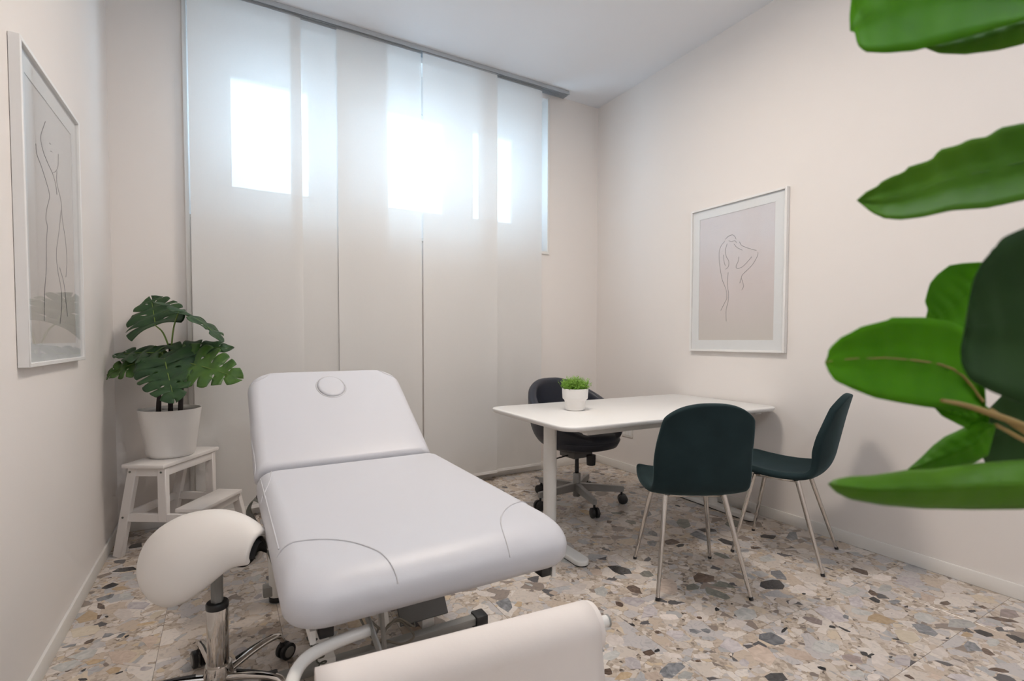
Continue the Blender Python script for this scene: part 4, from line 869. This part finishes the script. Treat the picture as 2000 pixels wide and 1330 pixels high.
# ------------------------------------------------------------------ green velvet chairs
def velvet_chair(lab, loc, rz):
    t = thing('velvet_chair', lab, 'chair', loc, rz, 'green velvet chairs at the desk')
    # local +y = the way the sitter faces
    side = [(.238, .455), (.20, .464), (.13, .452), (.04, .442), (-.06, .442), (-.135, .454), (-.18, .486), (-.205, .54), (-.221, .61), (-.237, .69), (-.253, .77), (-.268, .835), (-.276, .872)]
    wid = [.180, .196, .212, .222, .225, .222, .218, .218, .217, .212, .202, .186, .170]
    pr = catmull([(0, a, b) for a, b in side], 6); n = len(pr)
    def at_v(v):
        f = max(0, min(1, v)) * (n - 1); k = min(int(f), n - 2); return pr[k].lerp(pr[k + 1], f - k)
    def w_v(v):
        f = max(0, min(1, v)) * (len(wid) - 1); k = min(int(f), len(wid) - 2); return wid[k] + (wid[k + 1] - wid[k]) * (f - k)
    G = []; NR = 44
    for i in range(NR + 1):
        row = []
        for j in range(15):
            u = -1 + 2 * j / 14; u = math.copysign(abs(u) ** .85, u)
            v0 = .045 * abs(u) ** 3; v1 = 1 - .135 * abs(u) ** 2.7
            v = v0 + (v1 - v0) * i / NR; p = at_v(v)
            tang = (at_v(v + .01) - at_v(v - .01)).normalized(); nn = Vector((0, tang.z, -tang.y))
            if nn.dot(Vector((0, 1, 1))) < 0: nn = -nn
            bk = max(0, min(1, (p.z - .46) / .12)); top_ = max(0, min(1, (.87 - p.z) / .22))
            q = p + nn * ((.020 * (1 - bk) + .052 * bk * (.25 + .75 * top_)) * abs(u) ** 2.3)
            row.append((w_v(v) * u, q.y, q.z))
        G.append(row)
    sh = grid('seat_shell', G, 'green_velvet', t, thick=.034, sub=1, off=0)
    for (fx, fy, tx, ty) in ((-.205, -.212, -.135, -.085), (.205, -.212, .135, -.085), (-.195, .205, -.130, .120), (.195, .205, .130, .120)):
        lg = tube('leg', [(fx, fy, .012), (tx, ty, .425)], [.0085, .0125], 'chrome', t, seg=16)
        tube('leg_tip', [(fx - (tx - fx) * .025, fy - (ty - fy) * .025, 0), (fx, fy, .013)], .0095, 'black_plastic', lg, seg=14)
    bm = bmesh.new(); add_tube(bm, [(-.13, -.075, .424), (.13, -.075, .424)], .011, 10); add_tube(bm, [(-.13, .115, .424), (.13, .115, .424)], .011, 10)
    add_tube(bm, [(-.125, -.08, .424), (-.125, .12, .424)], .011, 10); add_tube(bm, [(.125, -.08, .424), (.125, .12, .424)], .011, 10)
    from_bm('under_frame', bm, 'chrome', t, smooth=True)
    return t
velvet_chair('dark green velvet chair with its back to the viewer, in front of the desk', (1.912, 1.644, 0), math.radians(61 - 90))
velvet_chair('dark green velvet chair seen from the side, close to the right wall', (2.613, 1.596, 0), math.radians(109.6 - 90))

# ------------------------------------------------------------------ monstera on the step stool
PX, PY, PZ = -.262, 3.350, .4955
mon = wthing('potted_monstera', 'artificial monstera with split leaves in a white pot on the step stool', 'plant', (PX, PY, PZ))
lathe('pot', [(.100, 0), (.108, .004), (.116, .02), (.148, .255), (.150, .262), (.144, .262), (.140, .245)], 'pot_white', mon, seg=48, c=(PX, PY, PZ), capt=False)
lathe('soil', [(.0001, .222), (.138, .220)], 'soil', mon, seg=36, c=(PX, PY, PZ), capb=False, capt=False)
for q, (dx, dy, tx, ty, tz) in enumerate(((.0, .0, .005, .01, .40), (-.055, -.02, -.045, -.02, .16), (.045, -.03, .06, -.02, .22))):
    tube('trunk', [(PX + dx, PY + dy, PZ + .20), (PX + (dx + tx) / 2, PY + (dy + ty) / 2, PZ + .22 + tz * .5), (PX + tx, PY + ty, PZ + .22 + tz)], [.013, .012, .008], 'trunk_dark', mon, seg=10, smooth_pts=4)
def monstera_leaf(base, tip, nh, wr, droop, seed, mt, fold=.12):
    base = Vector(base); tip = Vector(tip); Y = tip - base; Lf = Y.length; Y.normalize()
    N_ = Vector(nh); N_ = (N_ - Y * N_.dot(Y)).normalized(); X = Y.cross(N_)
    rg = random.Random(seed); NL = 6; NT = 12; NSs = 4
    hw = Lf * wr / 2
    def shape(s):                                        # half width along the midrib, heart shaped
        return math.sin(PI * min(1, max(0, .10 + s * .90)) ** .62) ** .62 * (1.0 - .06 * s)
    bm = bmesh.new()
    for sgn in (-1, 1):
        hole = [rg.random() < .8 for _ in range(NL + 1)]; slit = [rg.random() < .62 for _ in range(NL + 1)]
        def gap(k, t):
            if k <= 0 or k >= NL: return 0
            g = 0
            if hole[k] and .25 < t < .46: g = .013 * math.sin((t - .25) / .21 * PI)
            if slit[k] and t > .58: g = .003 + .024 * ((t - .58) / .42)
            return g
        for k in range(NL):
            s0, s1 = k / NL, (k + 1) / NL
            rows = []
            for ti in range(NT + 1):
                t = ti / NT; a = s0 + gap(k, t); b = s1 - gap(k + 1, t); row = []
                for q in range(NSs + 1):
                    f = q / NSs; s = a + (b - a) * f
                    tipround = (1 - .05 * (2 * f - 1) ** 2) if 0 < k < NL - 1 else 1
                    w = hw * max(.03, shape(s)) * t * tipround
                    sw = (s - .30) * .30 * t ** 1.5 * Lf * .55 - (.16 * Lf * t * max(0, .18 - s) / .18)
                    y = s * Lf + sw; x = sgn * w
                    yy = min(1.15, max(0, y / Lf))
                    z = fold * w - droop * Lf * yy ** 2 - .35 * (w / hw) ** 2 * w * .6 + .006 * math.sin(s * 22 + t * 4)
                    row.append(bm.verts.new(base + Y * y + X * x + N_ * z))
                rows.append(row)
            for ti in range(NT):
                for q in range(NSs):
                    try: bm.faces.new([rows[ti][q], rows[ti][q + 1], rows[ti + 1][q + 1], rows[ti + 1][q]])
                    except ValueError: pass
    bmesh.ops.remove_doubles(bm, verts=bm.verts, dist=.0004)
    for v in bm.verts: v.co.x = max(v.co.x, XL + .012); v.co.y = min(v.co.y, YB - .14 if v.co.x > -.2 else YB - .03)
    o = from_bm('leaf', bm, mt, mon, smooth=True)
    s_ = o.modifiers.new('solid', 'SOLIDIFY'); s_.thickness = .0016; s_.offset = 0
    pts = [base + Y * (Lf * k / 8) - N_ * (droop * Lf * (k / 8) ** 2 - .0016) for k in range(9)]
    tube('midrib', pts, [.0035, .0033, .003, .0028, .0024, .002, .0016, .0012, .0008], 'petiole', o, seg=6)
    return base
TW = Vector((-.497, -.867, .03)); RT = Vector((.867, -.497, 0)); UPV = Vector((0, 0, 1))
specs = [(0, UPV * .55 + TW * .8, 1.35, -.05, 1, 'monstera'), (1, UPV * 1.0 - TW * .25, .95, .22, 2, 'monstera'),
         (2, UPV * .9 + TW * .40, 1.0, .10, 3, 'monstera'), (3, UPV * .75 + TW * .65, .95, .16, 4, 'monstera_light'),
         (4, UPV * .8 + TW * .6, 1.15, .10, 5, 'monstera'), (5, UPV * .72 + TW * .60, .62, .10, 6, 'monstera'),
         (6, UPV * .62 + TW * .8, .85, .12, 7, 'monstera_light'), (7, UPV * .9 - TW * .3, .9, .15, 8, 'monstera_light')]
top = Vector((PX + .005, PY + .01, PZ + .60))
for i, nh, wr, dr, sd_, mt in specs:
    b, t_ = MON[i]; b = monstera_leaf(b, t_, nh, wr, dr, sd_, mt)
    start = top - Vector((0, 0, .02 + .035 * (i % 3))) if i < 2 else Vector((PX + (-.02 if i in (2, 3) else .02), PY, PZ + (.52 if i in (2, 5) else .40)))
    if i == 4: start = Vector((PX - .02, PY - .03, PZ + .40))
    mid = (start + b) / 2 + Vector((0, 0, .03)) + (b - start).cross(Vector((0, 0, 1))) * .08
    tube('petiole', [start, mid, b], [.0045, .004, .0032], 'petiole', mon, seg=8, smooth_pts=6)

# ------------------------------------------------------------------ tall leafy plant close to the viewer
FX, FY = .72, .10
fg = wthing('tall_leafy_plant', 'bright green leafy plant close to the viewer at the right edge', 'plant', (FX, FY, 0))
lathe('pot', [(.11, 0), (.118, .006), (.155, .27), (.155, .28), (.147, .28), (.143, .262)], 'pot_cream', fg, seg=44, c=(FX, FY, 0), capt=False)
lathe('soil', [(.0001, .25), (.144, .248)], 'soil', fg, seg=32, c=(FX, FY, 0), capb=False, capt=False)
tube('main_stem', [(FX, FY, .24), (FX + .004, FY + .02, .6)] + [tuple(p) for p in STEMTOP], [.009, .008, .0065, .0055, .0045, .0035], 'fg_stem', fg, seg=10, smooth_pts=6)
tube('petiole', STEM, [.0016, .0024, .003, .0034, .0036, .004], 'fg_stem', fg, seg=8, smooth_pts=5)
def resample(pts, n):
    P = [Vector(p) for p in pts]; L_ = [0]
    for a, b in zip(P, P[1:]): L_.append(L_[-1] + (b - a).length)
    out = []
    for k in range(n):
        s = L_[-1] * k / (n - 1); i = 0
        while i < len(L_) - 2 and L_[i + 1] < s: i += 1
        f = (s - L_[i]) / max(1e-9, L_[i + 1] - L_[i]); out.append(P[i].lerp(P[i + 1], min(1, max(0, f))))
    return out
view = Vector((.86, .5, 0))
fgm = {'a': ('fg_leaf', .016), 'b': ('fg_leaf_mid', -.010), 'c': ('fg_leaf_mid', .014), 'd': ('fg_leaf', .016), 'e': ('fg_leaf', .008), 'f': ('fg_leaf_dark', .014), 'g': ('fg_leaf', -.012), 'h': ('fg_leaf_mid', -.02), 'i': ('fg_leaf', .004), 'j': ('fg_leaf_dark', .006)}
for k, (te, be) in FLEAF.items():
    n = 44; a = resample(te, n); b = resample(be, n); mt, bulge = fgm[k]; G = []
    for i in range(n):
        row = []
        for j in range(11):
            f = j / 10; p = a[i].lerp(b[i], f); e = math.sin(PI * f)
            d = (p - Vector((0, 0, 1.14))).normalized()
            vein = .0009 * math.sin(i * 1.15 + abs(f - .5) * 7)
            row.append(p + d * (bulge * e * math.sin(PI * i / (n - 1)) ** .5 - .004 * math.exp(-((f - .5) / .06) ** 2) + vein * e))
        G.append(row)
    lf = grid('leaf', G, mt, fg, thick=.0008)
    mid = [Vector(G[i][5]) for i in range(0, n, 3)]
    tube('midrib', mid, [.0003 + (.0011 if k == 'd' else .0004) * i / len(mid) for i in range(len(mid))], 'fg_stem' if k == 'd' else mt, lf, seg=6)
    if k != 'd':
        end = Vector(G[-1][5]); zt = end.z - .02
        sp = min([Vector(p) for p in STEMTOP], key=lambda q: abs(q.z - zt))
        tube('petiole', [end, (end + sp) / 2 + Vector((0, 0, -.006)), sp], [.0018, .0024, .003], 'fg_stem', fg, seg=8, smooth_pts=4)
